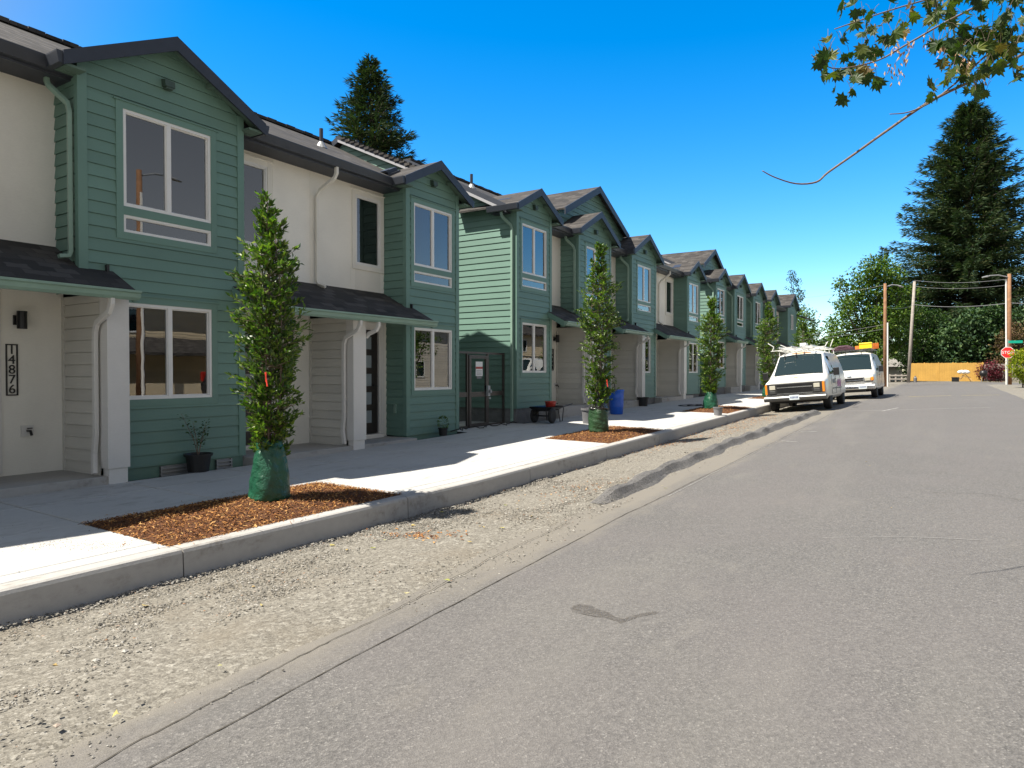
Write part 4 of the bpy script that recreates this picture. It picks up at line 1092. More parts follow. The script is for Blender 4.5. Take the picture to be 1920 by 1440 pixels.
broadleaf('broadleaf_tree', 'big leafy green tree behind the poles and the small house', gp(1640, 70), 13, bl, 21, M['leaf_broad'], leaf=.34, n=330, trunk=.32)
bl = []
for u, v, r_ in ((1715, 585, 1.5), (1745, 600, 1.7), (1700, 620, 1.7), (1735, 640, 2.2), (1765, 650, 1.8), (1705, 665, 1.7), (1745, 680, 1.8), (1715, 695, 1.4), (1775, 690, 1.4)):
    x, y, z = M_(u, v, 74, 1730, 74); bl.append((x, y, z, r_, r_*.85))
broadleaf('broadleaf_tree', 'dark green bushy tree behind the left half of the yellow fence', gp(1730, 74), 8, bl, 22, M['leaf_dark'], leaf=.30, n=380, trunk=.2)
bl = []
for u, v, r_ in ((1850, 590, 1.3), (1820, 605, 1.8), (1870, 612, 1.7), (1795, 630, 1.9), (1840, 640, 2.4), (1885, 640, 1.7), (1800, 670, 2.1), (1845, 680, 2.0), (1780, 690, 1.5), (1900, 600, 1.5)):
    x, y, z = M_(u, v, 71, 1840, 71); bl.append((x, y, z, r_, r_*.8))
broadleaf('cedar_tree', 'feathery blue-green cedar spreading over the yellow fence', gp(1840, 71), 8, bl, 23, M['needle_blue'], leaf=.42, n=420, trunk=.25)
bl = []
for u, v, r_ in ((1895, 635, 1.3), (1915, 620, 1.4), (1930, 650, 1.6), (1880, 665, 1.3), (1905, 680, 1.5), (1935, 690, 1.5), (1865, 690, 1.0)):
    x, y, z = M_(u, v, 67, 1905, 67); bl.append((x, y, z, r_, r_*.8))
broadleaf('broadleaf_tree', 'brown twiggy tree behind the stop sign', gp(1905, 67), 6, bl, 24, M['leaf_brown'], leaf=.28, n=300, trunk=.2)
bl = [M_(u, v, 62.6, 1858, 62.6)+(r_, r_) for u, v, r_ in ((1845, 697, .75), (1860, 692, .85), (1874, 698, .75), (1852, 706, .6), (1868, 707, .6))]
broadleaf('purple_shrub', 'purple-red shrub growing against the right end of the yellow fence', gp(1858, 62.6), 2, bl, 25, M['leaf_red'], leaf=.16, n=900, trunk=0, cat='shrub')
bl = [M_(u, v, 42, 1918, 42)+(r_, r_*.9) for u, v, r_ in ((1914, 672, .55), (1903, 680, .45), (1930, 680, .6), (1916, 695, .6), (1902, 695, .4), (1936, 695, .6), (1908, 664, .4), (1930, 664, .5), (1916, 705, .5), (1936, 708, .6))]
broadleaf('yellow_green_shrub', 'bright yellow-green shrub half hiding the stop sign at the right edge', gp(1918, 42), 2, bl, 26, M['leaf_yellow'], leaf=.13, n=1500, trunk=.05, cat='shrub')
for u0, d0, lab, pts, lf, mt in (
    (1508, 66, 'airy pale green tree just past the end of the townhouses', ((1500, 600, 1.0), (1505, 625, 1.3), (1513, 650, 1.4), (1500, 670, 1.5), (1520, 620, .8), (1528, 600, .6), (1530, 640, 1.3), (1535, 665, 1.4), (1512, 585, .7)), .26, 'leaf_broad'),
    (1492, 78, 'narrow upright tree poking above the last townhouse gable', ((1482, 520, .6), (1486, 535, .8), (1490, 555, 1.0), (1496, 575, 1.1), (1500, 600, 1.2), (1492, 620, 1.5)), .24, 'leaf_dark'),
    (1556, 84, 'dark low trees between the two nearer trees, under the open sky', ((1545, 660, 1.6), (1560, 655, 1.5), (1575, 665, 1.8), (1552, 680, 1.8), (1570, 690, 1.8), (1555, 640, .8), (1535, 690, 1.8)), .3, 'leaf_dark')):
    bl = [M_(u, v, d0, u0, d0)+(r_, r_*.95) for u, v, r_ in pts]
    broadleaf('broadleaf_tree', lab, gp(u0, d0), 8, bl, u0, M[mt], leaf=lf, n=330, trunk=.18)
# ------------------------------------------------------------------ vans
M['van_paint'] = simple('white_van_paint', (.70, .70, .67), .25, var=.10, scale=1.8)
M['auto_glass'] = simple('tinted_windscreen', (.010, .022, .026), .03, var=0, spec=.9)
M['grille'] = simple('dark_grille_plastic', (.02, .02, .021), .5, var=.1)
M['chrome'] = simple('dull_chrome', (.62, .62, .62), .22, 1, var=.08)
M['bumper'] = simple('dark_metal_bumper', (.10, .10, .10), .35, .6, var=.15)
M['amber'] = simple('amber_lens', (.75, .24, .02), .2, var=.05)
M['lamp_lens'] = simple('headlamp_lens', (.50, .48, .40), .15, var=.05)
M['plate'] = simple('number_plate', (.62, .68, .72), .4, var=.12, scale=25)
M['plate_mark'] = simple('plate_lettering', (.06, .09, .22), .4, var=0)
M['leafgreen'] = simple('green_lettering', (.30, .48, .10), .4, var=.1)
M['slate'] = simple('blue_grey_lettering', (.16, .22, .30), .4, var=.1)
M['purple'] = simple('purple_lettering', (.40, .05, .30), .4, var=.1)
M['rust'] = simple('worn_tan_roof_patch', (.55, .27, .10), .6, var=.25, scale=8)
M['rim'] = simple('steel_wheel', (.38, .38, .38), .4, .7, var=.1)

def van(label, loc, roll, style):
    root = thing('van', label, 'van', loc); root.rotation_euler = (0, roll, 0)
    ex = style == 'square'
    hw = .99 if ex else 1.0
    # station: y, sill, belt half width, belt z, top half width, shoulder z, centre z
    st = [(.0, .52, .90, .90, .84, .99, 1.02), (.10, .46, .96, .93, .88, 1.03, 1.07), (.45, .36, .99, .99, .86, 1.10, 1.14), (.86, .34, hw, 1.10, .84, 1.19, 1.22),
          (1.28, .34, hw, 1.17, .79, 1.56, 1.60), (1.70, .34, hw, 1.20, .73, 1.92, 1.97), (1.95, .34, hw, 1.20, .73, 1.97, 2.05), (3.4, .34, hw, 1.20, .74, 1.98, 2.08), (5.0, .36, hw, 1.20, .74, 1.96, 2.06), (5.35, .42, .96, 1.18, .72, 1.88, 1.97)]
    if not ex: st = [(.0, .55, .88, .88, .80, .97, 1.00), (.08, .48, .96, .92, .84, 1.04, 1.08)]+[(y+.12, a, b*1.01, c, d*1.04, e+.01, f+.02) for y, a, b, c, d, e, f in st[2:]]
    mb = MB(); prof = []
    for y, sill, bw, bz, tw, sz, cz in st:
        h = [(bw*.90, sill), (bw*.985, sill+.10), (bw, .5*(sill+bz)), (bw*.985, bz), ((bw*.985+tw)/2+.02, (bz+sz)/2), (tw, sz), (tw*.8, sz+(cz-sz)*.6), (tw*.4, cz-.005)]
        prof.append([(x, y, z) for x, z in h]+[(-x, y, z) for x, z in reversed(h)])
    n = 16
    for p in prof: mb.v += p
    for j in range(len(prof)-1):
        for i in range(n): a, b = j*n+i, j*n+(i+1) % n; mb.f.append((a, b, b+n, a+n)); mb.m.append(0)
    mb.f.append(tuple(range(n-1, -1, -1))); mb.f.append(tuple((len(prof)-1)*n+i for i in range(n))); mb.m += [0, 0]
    body = mb.build('body', M['van_paint'], root, smooth=False, uv=False)
    wy = (.98, 4.35)
    cu = MB()
    for y in wy: cu.lathe([(.43, -1.3), (.43, 1.3)], (0, 0, 0), 28); break
    for k, y in enumerate(wy):
        c = cu.build('cutter', M['rubber'], None, uv=False); c.rotation_euler = (0, R(90), 0); c.location = (0, y, .40)
        bpy.context.view_layer.update()
        # keep the middle of the body: cut only the outer 30 cm on each side
        for s in (-1, 1):
            cc = MB(); cc.lathe([(.43, 0), (.43, .9)], (0, 0, 0), 28); o = cc.build('cutter', M['rubber'], None, uv=False); o.rotation_euler = (0, R(90)*s, 0); o.location = (s*.68, y, .40)
            md = body.modifiers.new('arch', 'BOOLEAN'); md.operation = 'DIFFERENCE'; md.object = o; md.solver = 'EXACT'; CUT.append(o)
        bpy.data.objects.remove(c)
    BODIES.append(body)
    def on(y):                      # interpolated station
        for a, b in zip(st, st[1:]):
            if a[0] <= y <= b[0]:
                t = (y-a[0])/(b[0]-a[0]); return [p+(q-p)*t for p, q in zip(a, b)]
        return list(st[-1])
    def topz(y, x):
        s = on(y); tw, sz, cz = s[4], s[5], s[6]; x = abs(x)
        return cz-(cz-sz)*min(1, (x/tw))**2.2
    # windscreen
    m_ = MB(); ya, yb = st[3][0]+.03, st[5][0]-.03; g = []
    for j in range(7):
        y = ya+(yb-ya)*j/6; s = on(y); r_ = []
        for i in range(13):
            x = (s[4]-.045)*(i/6-1); r_.append((x, y-.022, topz(y, x)+.014))
        g.append(r_)
    for a, b in zip(g, g[1:]):
        for i in range(12): m_.face([a[i], a[i+1], b[i+1], b[i]])
    m_.build('windscreen', M['auto_glass'], root, smooth=True, uv=False, weld=True)
    m_ = MB()
    for x0, x1 in ((-.55, -.05), (.15, .62)): m_.tube([(x0, ya+.03, topz(ya, x0)+.03), ((x0+x1)/2, ya+.14, topz(ya+.1, x1)+.05), (x1, ya+.16, topz(ya+.12, x1)+.05)], .010, 5)
    m_.build('wiper', M['black'], root, uv=False)
    # side glass and door lines (both sides)
    for s in (-1, 1):
        def sp(y, f_, o=.012):
            q = on(y); x0, z0, x1, z1 = q[2]*.985, q[3], q[4], q[5]
            xm, zm = (x0+x1)/2+.02, (z0+z1)/2
            x, z = (x0+(xm-x0)*f_*2, z0+(zm-z0)*f_*2) if f_ < .5 else (xm+(x1-xm)*(f_-.5)*2, zm+(z1-zm)*(f_-.5)*2)
            return (s*(x+o), y, z+o*.3)
        m_ = MB(); y0_ = st[3][0]+.30
        m_.face([sp(y0_, .10), sp(2.25, .06), sp(2.25, .82), sp(1.74, .82), sp(1.45, .78)]); m_.build('side_window', M['auto_glass'], root, uv=False)
        m_ = MB()
        def line(y0, y1, z0, z1, w=.008):
            q = on(y0); m_.box(s*(q[2]-.004), s*(q[2]+.003), y0, y1, z0, z1)
        line(1.28, 1.29, .5, 1.12); line(2.33, 2.34, .5, 1.12); line(3.45, 3.46, .5, 1.12); line(1.29, 2.33, .5, .508)
        m_.box(s*(hw-.01), s*(hw+.004), 1.5, 3.8, .66, .70)
        m_.build('door_seam', M['grille'], root, uv=False)
        m_ = MB(); m_.box(s*hw, s*(hw+.03), 2.14, 2.26, .98, 1.01); m_.build('door_handle', M['black'], root, uv=False)
        m_ = MB(); m_.tube([(s*.93, 1.30, 1.18), (s*1.08, 1.27, 1.20)], .022, 6)
        m_.box(s*1.07, s*1.25, 1.22, 1.31, 1.12, 1.38); m_.build('side_mirror', M['black'], root, bevel=.03, uv=False)
    if ex:
        m_ = MB(); m_.box(-.90, .90, -.045, .03, .55, .955); m_.build('grille_surround', M['grille'], root, bevel=.012, uv=False)
        m_ = MB(); m_.box(-.56, .56, -.06, -.045, .80, .83); m_.box(-.56, .56, -.052, -.045, .60, .62); m_.box(-.9, .9, -.05, -.03, .555, .57)
        m_.build('grille_bar', M['chrome'], root, uv=False)
        m_ = MB()
        for k in range(5): m_.box(-.55, .55, -.053, -.045, .64+k*.035, .648+k*.035)
        for k in range(2): m_.box(-.55, .55, -.053, -.045, .86+k*.035, .868+k*.035)
        m_.build('grille_slats', M['black'], root, uv=False)
        for s in (-1, 1):
            m_ = MB(); m_.box(s*.60, s*.79, -.062, -.04, .76, .90); m_.build('headlight', M['lamp_lens'], root, bevel=.02, uv=False)
            m_ = MB(); m_.box(s*.60, s*.79, -.058, -.04, .62, .73); m_.build('headlight', M['bumper'], root, bevel=.01, uv=False)
            m_ = MB(); m_.box(s*.86, s*.935, -.050, .10, .60, .94); m_.build('turn_signal', M['amber'], root, bevel=.015, uv=False)
        b = MB(); b.prism([(-.13, .36), (-.16, .40), (-.17, .47), (-.13, .53), (-.02, .54), (.02, .5), (.02, .36)], -.98, .98, 'x'); b.build('front_bumper', M['bumper'], root, bevel=.015, uv=False)
        pz = .47; px = -.0
        m_ = MB(); q = st[5][0]; g = []
        for x0, x1 in ((-.66, -.46), (-.30, .34)):
            r0 = [(x0+(x1-x0)*i/6) for i in range(7)]
            for a, c in zip(r0, r0[1:]): m_.face([(a, q+.02, topz(q+.02, a)+.006), (c, q+.02, topz(q+.02, c)+.006), (c, q+.17, topz(q+.17, c)+.007), (a, q+.17, topz(q+.17, a)+.007)])
        m_.build('worn_roof_patch', M['rust'], root, uv=False)
        # lettering on the bonnet
        m_ = MB()
        def hood(x, y): return (x, y, topz(y, x)+.007)
        def strip(pts, w): 
            for (x0, y0), (x1, y1) in zip(pts, pts[1:]): m_.face([hood(x0, y0-w), hood(x1, y1-w), hood(x1, y1+w), hood(x0, y0+w)])
        strip([(-.42, .42), (-.30, .40), (-.18, .37)], .025); strip([(.10, .30), (.22, .28), (.34, .26)], .022); m_.build('bonnet_lettering', M['slate'], root, uv=False)
        m_ = MB(); strip([(-.20, .46), (-.12, .40), (-.06, .33), (-.04, .26)], .03); strip([(-.06, .40), (.02, .36), (.06, .42)], .04); strip([(-.02, .30), (.04, .34)], .02)
        for k in range(3): strip([(.12+k*.08, .46), (.15+k*.08, .40), (.18+k*.08, .46)], .02)
        m_.build('bonnet_lettering', M['leafgreen'], root, uv=False)
        m_ = MB()
        for s in (1, -1):
            for k in range(5): m_.box(s*(hw+.001), s*(hw+.004), 1.55+k*.14, 1.63+k*.14, .86, .98+.02*(k % 2))
        m_.build('door_lettering', M['slate'], root, uv=False)
        m_ = MB()
        for k in range(6): m_.box(-(hw+.002), -(hw+.006), 2.7+k*.17, 2.82+k*.17, .72, .92+.04*(k % 3)); m_.box((hw+.002), (hw+.006), 2.7+k*.17, 2.82+k*.17, .72, .92+.04*(k % 3))
        m_.build('door_lettering', M['purple'], root, uv=False)
    else:
        m_ = MB(); m_.box(-.60, .60, -.05, .03, .70, .93); m_.build('grille_frame', M['chrome'], root, bevel=.05, uv=False)
        m_ = MB(); m_.box(-.54, .54, -.056, -.045, .74, .795); m_.box(-.54, .54, -.056, -.045, .82, .90)
        for k in range(5): m_.box(-.5+.2*k, -.49+.2*k, -.060, -.05, .74, .90)
        m_.build('grille', M['black'], root, bevel=.012, uv=False)
        e_ = MB(); e_.lathe([(.001, 0), (.09, 0), (.09, .01), (.001, .01)], (0, 0, 0), 20, cap=False); o = e_.build('badge', M['slate'], root, uv=False); o.location = (0, -.005, 1.005); o.rotation_euler = (R(60), 0, 0); o.scale = (1, .42, 1)
        for s in (-1, 1):
            m_ = MB(); m_.box(s*.62, s*.82, -.035, .02, .76, .90); m_.build('headlight', M['lamp_lens'], root, bevel=.015, uv=False)
            m_ = MB(); m_.box(s*.83, s*.945, -.028, .14, .76, .91); m_.build('turn_signal', M['amber'], root, bevel=.02, uv=False)
            m_ = MB(); m_.box(s*.60, s*.90, -.02, .02, .70, .74); m_.build('headlight_trim', M['bumper'], root, uv=False)
        b = MB(); b.prism([(-.14, .40), (-.17, .44), (-.17, .55), (-.13, .61), (-.02, .62), (.02, .58), (.02, .40)], -1.0, 1.0, 'x'); b.build('front_bumper', M['chrome'], root, bevel=.02, uv=False)
        b = MB(); b.box(-.6, .6, -.10, .05, .30, .41); b.box(-.35, .2, -.176, -.16, .45, .485); b.build('air_dam', M['grille'], root, bevel=.02, uv=False)
        pz = .50; px = .52
    m_ = MB(); m_.box(px-.155, px+.155, -.185, -.172, pz-.08, pz+.08); pl = m_.build('number_plate', M['plate'], root, bevel=.008, uv=False)
    m_ = MB()
    for k in range(6): m_.box(px-.12+k*.042, px-.095+k*.042, -.188, -.184, pz-.03, pz+.035)
    m_.build('plate_lettering', M['plate_mark'], root, uv=False)
    u_ = MB(); u_.box(-.72, .72, .25, 5.1, .28, .42); u_.box(-.80, .80, .75, 1.2, .30, .38); u_.box(-.80, .80, 4.1, 4.6, .30, .38); u_.build('underbody', M['rubber'], root, uv=False)
    for y in wy:
        for s in (-1, 1):
            w = MB(); w.lathe([(.20, -.11), (.33, -.115), (.365, -.09), (.372, -.04), (.372, .04), (.365, .09), (.33, .115), (.20, .11)], (0, 0, 0), 32); o = w.build('wheel', M['rubber'], root, smooth=True, uv=False); o.rotation_euler = (0, R(90), 0); o.location = (s*.86, y, .37)
            rm = MB(); rm.lathe([(.205, -.10), (.205, .09), (.17, .07), (.12, .05), (.07, .085), (.001, .09)], (0, 0, 0), 24, cap=False)
            q = rm.build('rim', M['rim'], o, smooth=True, uv=False)
            if s < 0: q.rotation_euler = (R(180), 0, 0)
    # roof rack
    rk = MB()
    if ex:
        for y in (2.0, 3.1, 4.3):
            rk.tube([(-.76, y, 1.96), (-.76, y, 2.15), (.76, y, 2.15), (.76, y, 1.96)], .022, 4)
        for s in (-1, 1):
            rk.tube([(s*.76, 1.75, 2.15), (s*.76, 4.6, 2.15)], .022, 4)
        for x, y, h in ((-.95, 1.75, .30), (-.55, 1.9, .20), (.62, 3.0, .22), (.80, 3.1, .30)): rk.tube([(x, y, 2.16), (x+.06, y, 2.16+h*.5), (x+.13*(1 if x > 0 else -1), y, 2.16+h)], .020, 4)
        rk.tube([(-1.0, 1.75, 2.16), (.8, 1.75, 2.16)], .018, 4)
        rk.build('roof_rack', M['van_paint'], root, uv=False)
    else:
        for y in (2.1, 3.3, 4.5): rk.tube([(-.80, y, 2.00), (-.80, y, 2.18), (.80, y, 2.18), (.80, y, 2.00)], .020, 4)
        for s in (-1, -.4, .4, 1): rk.tube([(s*.80, 1.7, 2.18), (s*.80, 4.9, 2.18)], .018, 4)
        rk.tube([(-.82, 1.7, 2.18), (.82, 1.7, 2.18)], .03, 4)
        rk.build('roof_rack', M['bumper'], root, uv=False)
    return root
BODIES, CUT = [], []
v1 = van('nearer white work van with a dark square grille and a tan roof patch', (-4.13, 24.35, G(-4.13, 25.3)-.0), -.085, 'square')
v2 = van('white work van with chrome bumper and oval grille parked behind the first van', (-3.38, 32.9, G(-3.4, 33.9)-.0), -.075, 'round')
v3 = van('white van parked across the street, seen only in the window reflections', (6.6, 38.5, G(6.6, 40)), 0, 'round')
bpy.context.view_layer.update()
dg = bpy.context.evaluated_depsgraph_get()
for b in BODIES:
    me = bpy.data.meshes.new_from_object(b.evaluated_get(dg)); b.modifiers.clear(); b.data = me
    bm = bmesh.new(); bm.from_mesh(me); bm.to_mesh(me); bm.free()
    bv = b.modifiers.new('bevel', 'BEVEL'); bv.width = .03; bv.segments = 3; bv.limit_method = 'ANGLE'; bv.angle_limit = R(28)
    for p in me.polygons: p.use_smooth = True
    wn = b.modifiers.new('wn', 'WEIGHTED_NORMAL'); wn.keep_sharp = False
for o in CUT: bpy.data.objects.remove(o)

def onvan(mb, name, mat, v, label, cat, bevel=0):
    """a thing resting on a van's rack, built in the van's own coordinates"""
    o = mb.build(name, mat, None, uv=False, bevel=bevel); o.location = v.location; o.rotation_euler = v.rotation_euler
    return tag(o, label, cat)
M['aluminium'] = simple('aluminium_ladder', (.72, .72, .71), .35, .3, var=.06)
mb = MB()
for x in (-.62, -.22): mb.box(x-.012, x+.012, 1.3, 4.9, 2.19, 2.26)
y = 1.45
while y < 4.9: mb.box(-.61, -.23, y-.014, y+.014, 2.21, 2.24); y += .3
onvan(mb, 'ladder', M['aluminium'], v1, 'long aluminium ladder lying on the left of the first van\'s roof rack', 'ladder')
mb = MB()
for x in (.05, .42): mb.box(x-.012, x+.012, 1.5, 4.7, 2.19, 2.25)
y = 1.65
while y < 4.7: mb.box(.06, .41, y-.014, y+.014, 2.21, 2.235); y += .3
onvan(mb, 'ladder', M['aluminium'], v1, 'shorter aluminium ladder beside the long one on the first van\'s roof rack', 'ladder')
mb = MB(); mb.box(-.1, .12, 2.3, 2.75, 2.27, 2.38)
onvan(mb, 'white_box', M['van_paint'], v1, 'small white box strapped over the ladders on the first van', 'box', .02)
mb = MB(); mb.prism([(-.95, 2.21), (-.85, 2.36), (-.6, 2.46), (-.2, 2.46), (.02, 2.34), (.06, 2.21)], 2.4, 3.5, 'y')
onvan(mb, 'folded_tarp', simple('dark_maroon_tarp', (.06, .02, .035), .6, var=.4, bump=1, bscale=6, bdist=.05), v2, 'dark maroon bundle tied on the second van\'s roof rack', 'bundle', .05)
mb = MB(); mb.box(.28, .80, 2.3, 2.75, 2.23, 2.50); mb.box(.26, .82, 2.28, 2.77, 2.44, 2.47)
onvan(mb, 'yellow_case', simple('yellow_plastic', (.85, .62, .02), .4, var=.08), v2, 'yellow case on the second van\'s roof rack', 'case', .015)
M['orange'] = simple('orange_plastic', (.75, .20, .04), .5, var=.15)
mb = MB(); mb.box(.10, .28, 2.35, 2.7, 2.21, 2.38)
for k in range(5): mb.box(.55, 1.02, 3.0+.0, 3.04, 2.22+k*.055, 2.25+k*.055)
for k in range(5): mb.box(.56+.11*k, .58+.11*k, 3.01, 3.03, 2.22, 2.47)
onvan(mb, 'orange_crate', M['orange'], v2, 'orange slatted crate behind the yellow case on the second van', 'crate')

# ------------------------------------------------------------------ gate between the first two blocks
gt = thing('metal_gate', 'dark bronze metal gate with side panels in the gap between the first two blocks', 'gate', (-9.3, 13.2, gy(13)))
zt, zb, X = .50, -1.30, -9.30
mb = MB()
for y in (12.12, 12.78, 13.62, 14.32): mb.box(X-.025, X+.025, y-.025, y+.025, zb-.05, zt)
mb.box(X-.02, X+.02, 12.1, 14.34, zt-.05, zt); mb.box(X-.018, X+.018, 12.1, 12.76, -.55, -.44); mb.box(X-.018, X+.018, 13.64, 14.30, -.55, -.44)
mb.box(X-.018, X+.018, 12.1, 12.76, zb+.03, zb+.08); mb.box(X-.018, X+.018, 13.64, 14.30, zb+.03, zb+.08)
wpart(mb, 'gate_frame', M['bronze'], gt)
mb = MB(); mb.box(X-.005, X+.045, 12.82, 12.90, zb+.02, zt-.08); mb.box(X-.005, X+.045, 13.50, 13.585, zb+.02, zt-.08)
mb.box(X, X+.04, 12.90, 13.50, zt-.16, zt-.08); mb.box(X, X+.04, 12.90, 13.50, -.56, -.44); mb.box(X, X+.04, 12.90, 13.50, zb+.02, zb+.12)
gd = wpart(mb, 'gate_leaf', M['bronze'], gt)
mb = MB(); mb.box(X-.02, X+.10, 13.50, 13.60, -.55, -.30); mb.lathe([(.03, 0), (.03, .05)], (X+.11, 13.55, -.62), 12); mb.box(X+.1, X+.16, 13.52, 13.58, -.47, -.40)
wpart(mb, 'lock_box', M['metal'], gd)
mb = MB()
for a, b in ((12.14, 12.76), (12.90, 13.50), (13.64, 14.30)):
    y = a
    while y < b: mb.box(X-.0015, X, y-.0006, y+.0006, zb+.08, zt-.05); y += .06
    z = zb+.1
    while z < zt-.05: mb.box(X-.003, X-.0016, a, b, z-.0006, z+.0006); z += .06
wpart(mb, 'wire_mesh', M['black'], gt)
mb = MB(); mb.box(X+.05, X+.054, 13.06, 13.34, -.07, .27); sg = wpart(mb, 'notice', M['paper'], gd)
mb = MB(); mb.box(X+.054, X+.056, 13.06, 13.34, .10, .15); wpart(mb, 'notice_bar', M['red'], sg)
mb = MB()
for k in range(4): mb.box(X+.054, X+.056, 13.09, 13.31, -.04+k*.03, -.03+k*.03)
mb.box(X+.05, X+.055, 13.10, 13.30, -.13, -.075); wpart(mb, 'notice_text', M['plastic_grey'], sg)
ap = MB(); 
for j, y in enumerate(rng(12.05, 14.4, .4)): ap.v += [(-8.74, y, SW(-8.74, y)-.003), (-10.5, y, SW(-9, y)-.0)]
for j in range(len(ap.v)//2-1): ap.f.append((2*j, 2*j+2, 2*j+3, 2*j+1)); ap.m.append(0)
tag(ap.build('path', M['concrete'], uv=False), kind='structure')

# ------------------------------------------------------------------ pots, drum, barrow
def pot(label, x, y, r, h, mat, name='plant_pot', cat='pot', z=None):
    z = SW(x, y) if z is None else z
    t = thing(name, label, cat, (x, y, z))
    mb = MB(); mb.lathe([(r*.78, 0), (r*.95, h*.86), (r*1.06, h*.86), (r*1.08, h), (r*.98, h), (r*.94, h*.88)], (0, 0, 0), 26, cap=False); mb.lathe([(.001, .004), (r*.78, .004)], (0, 0, 0), 26, cap=False)
    mb.build('pot', mat, t, smooth=False, uv=False)
    return t
def soilfill(t, r, z):
    mb = MB(); mb.lathe([(r*.95, 0), (r*.5, .015), (.001, .02)], (0, 0, z), 20, cap=False); mb.build('soil', M['soil'], t, uv=False)
random.seed(91)
t = pot('black plastic pot with a leggy rose plant against the wall under the nearest window', -8.80, 5.72, .175, .25, M['plastic_black']); soilfill(t, .17, .20)
st_ = MB(); fo = MB()
for k, (dx, dy, h) in enumerate(((-.05, -.22, .62), (.03, -.10, .50), (.02, .12, .50), (.05, .05, .36), (-.03, .16, .40))):
    pts = [Vector((0, 0, .2)), Vector((dx*.4, dy*.3, .2+h*.45)), Vector((dx, dy, .2+h))]; st_.tube(pts, [.006, .005, .002], 5)
    for j in range(34 if k != 1 else 20):
        f_ = random.uniform(.35, 1); q = pts[0].lerp(pts[1], f_*2) if f_ < .5 else pts[1].lerp(pts[2], f_*2-1)
        d = rv(); d.z = abs(d.z)*.4; leafquad(fo, q+d.normalized()*random.uniform(.01, .05), d, Vector((0, 0, 1))+rv(.5), random.uniform(.028, .05), random.uniform(.02, .03))
st_.build('stem', M['twig'], t, uv=False); fo.build('leaves', M['leaf_dark'], t, uv=False)
t = pot('small black pot with a bushy seedling by the second bay of the nearest block', -8.80, 11.25, .10, .16, M['plastic_black']); soilfill(t, .09, .13)
fo = MB()
for j in range(150):
    d = rv(); d.normalize(); leafquad(fo, Vector((0, 0, .26))+Vector((d.x*.09, d.y*.09, d.z*.12)), d, Vector((0, 0, 1))+rv(.4), .05, .025)
fo.build('leaves', M['leaf_broad'], t, uv=False)
pot('empty black nursery pot beside the column of the middle block', -8.62, 22.0, .19, .30, M['plastic_black'])
pot('grey nursery pot standing on the kerb before the third young tree', -5.42, 19.6, .135, .235, M['plastic_grey'])
pot('tall grey nursery pot half hidden behind the second young tree', -7.45, 15.35, .17, .38, M['plastic_grey'])
t = thing('blue_drum', 'blue plastic drum standing on the pavement behind the second young tree', 'drum', (-8.0, 18.35, SW(-8, 18.35)))
mb = MB(); mb.lathe([(.17, 0), (.185, .02), (.195, .2), (.203, .22), (.2, .24), (.205, .46), (.213, .48), (.208, .5), (.212, .66), (.222, .67), (.222, .71), (.20, .71), (.195, .5)], (0, 0, 0), 30, cap=False); mb.build('drum_body', M['blue'], t, smooth=True, uv=False)
mb = MB(); mb.lathe([(.001, .5), (.195, .5)], (0, 0, 0), 24, cap=False); mb.build('contents', M['soil'], t, uv=False)
mb = MB(); mb.tube([(-.05, 0, .5), (-.06, .02, .80), (-.09, .02, .92)], .012, 6); mb.build('handle', M['black'], t, uv=False)
# two-wheeled barrow with a red bucket
bx, by = -8.42, 15.0; bz = SW(bx, by)
t = thing('garden_cart', 'black two-wheeled garden cart standing before the concrete foundation', 'cart', (bx, by, bz), R(0))
mb = MB(); vs = [(-.16, -.38, .30), (.16, -.38, .30), (.16, .30, .30), (-.16, .30, .30), (-.25, -.50, .40), (.25, -.50, .40), (.25, .45, .40), (-.25, .45, .40)]
mb.raw(vs, [(0, 1, 2, 3), (0, 1, 5, 4), (1, 2, 6, 5), (2, 3, 7, 6), (3, 0, 4, 7)]); mb.raw([(x*.94, y*.94, z+.012) for x, y, z in vs], [(0, 1, 2, 3), (0, 1, 5, 4), (1, 2, 6, 5), (2, 3, 7, 6), (3, 0, 4, 7)])
mb.build('tray', M['black'], t, uv=False)
mb = MB(); mb.tube([(.18, -.45, .36), (.20, .2, .34), (.22, .95, .44)], .015, 6); mb.tube([(-.18, -.45, .36), (-.20, .2, .34), (-.22, .95, .44)], .015, 6)
for s in (-1, 1): mb.tube([(s*.18, .25, .33), (s*.19, .33, .02), (s*.19, .45, .02), (s*.19, .52, .36)], .012, 6)
mb.tube([(-.2, -.36, .18), (.2, -.36, .18)], .012, 6); mb.tube([(-.2, -.2, .18), (-.2, -.36, .18)], .01, 6)
for s in (-1, 1): mb.tube([(s*.19, -.2, .18), (s*.17, -.1, .31)], .012, 6)
mb.tube([(-.24, -.2, .18), (.24, -.2, .18)], .012, 6)
mb.build('frame', M['black'], t, uv=False)
for s in (-1, 1):
    w = MB(); w.lathe([(.09, -.03), (.15, -.042), (.185, -.02), (.185, .02), (.15, .042), (.09, .03)], (0, 0, 0), 24); o = w.build('wheel', M['rubber'], t, smooth=True, uv=False); o.rotation_euler = (0, R(90), 0); o.location = (s*.25, -.2, .185)
    w = MB(); w.lathe([(.095, -.02), (.095, .02)], (0, 0, 0), 16); w.build('hub', M['metal'], o, uv=False)
t = thing('red_bucket', 'red bucket sitting in the black garden cart', 'bucket', (bx, by+.17, bz+.315))
mb = MB(); mb.lathe([(.11, 0), (.14, .19), (.148, .19), (.148, .21), (.134, .21), (.11, .02)], (0, 0, 0), 24, cap=False); mb.lathe([(.001, .003), (.13, .003)], (0, 0, 0), 24, cap=False); mb.build('bucket_body', M['red'], t, smooth=False, uv=False)
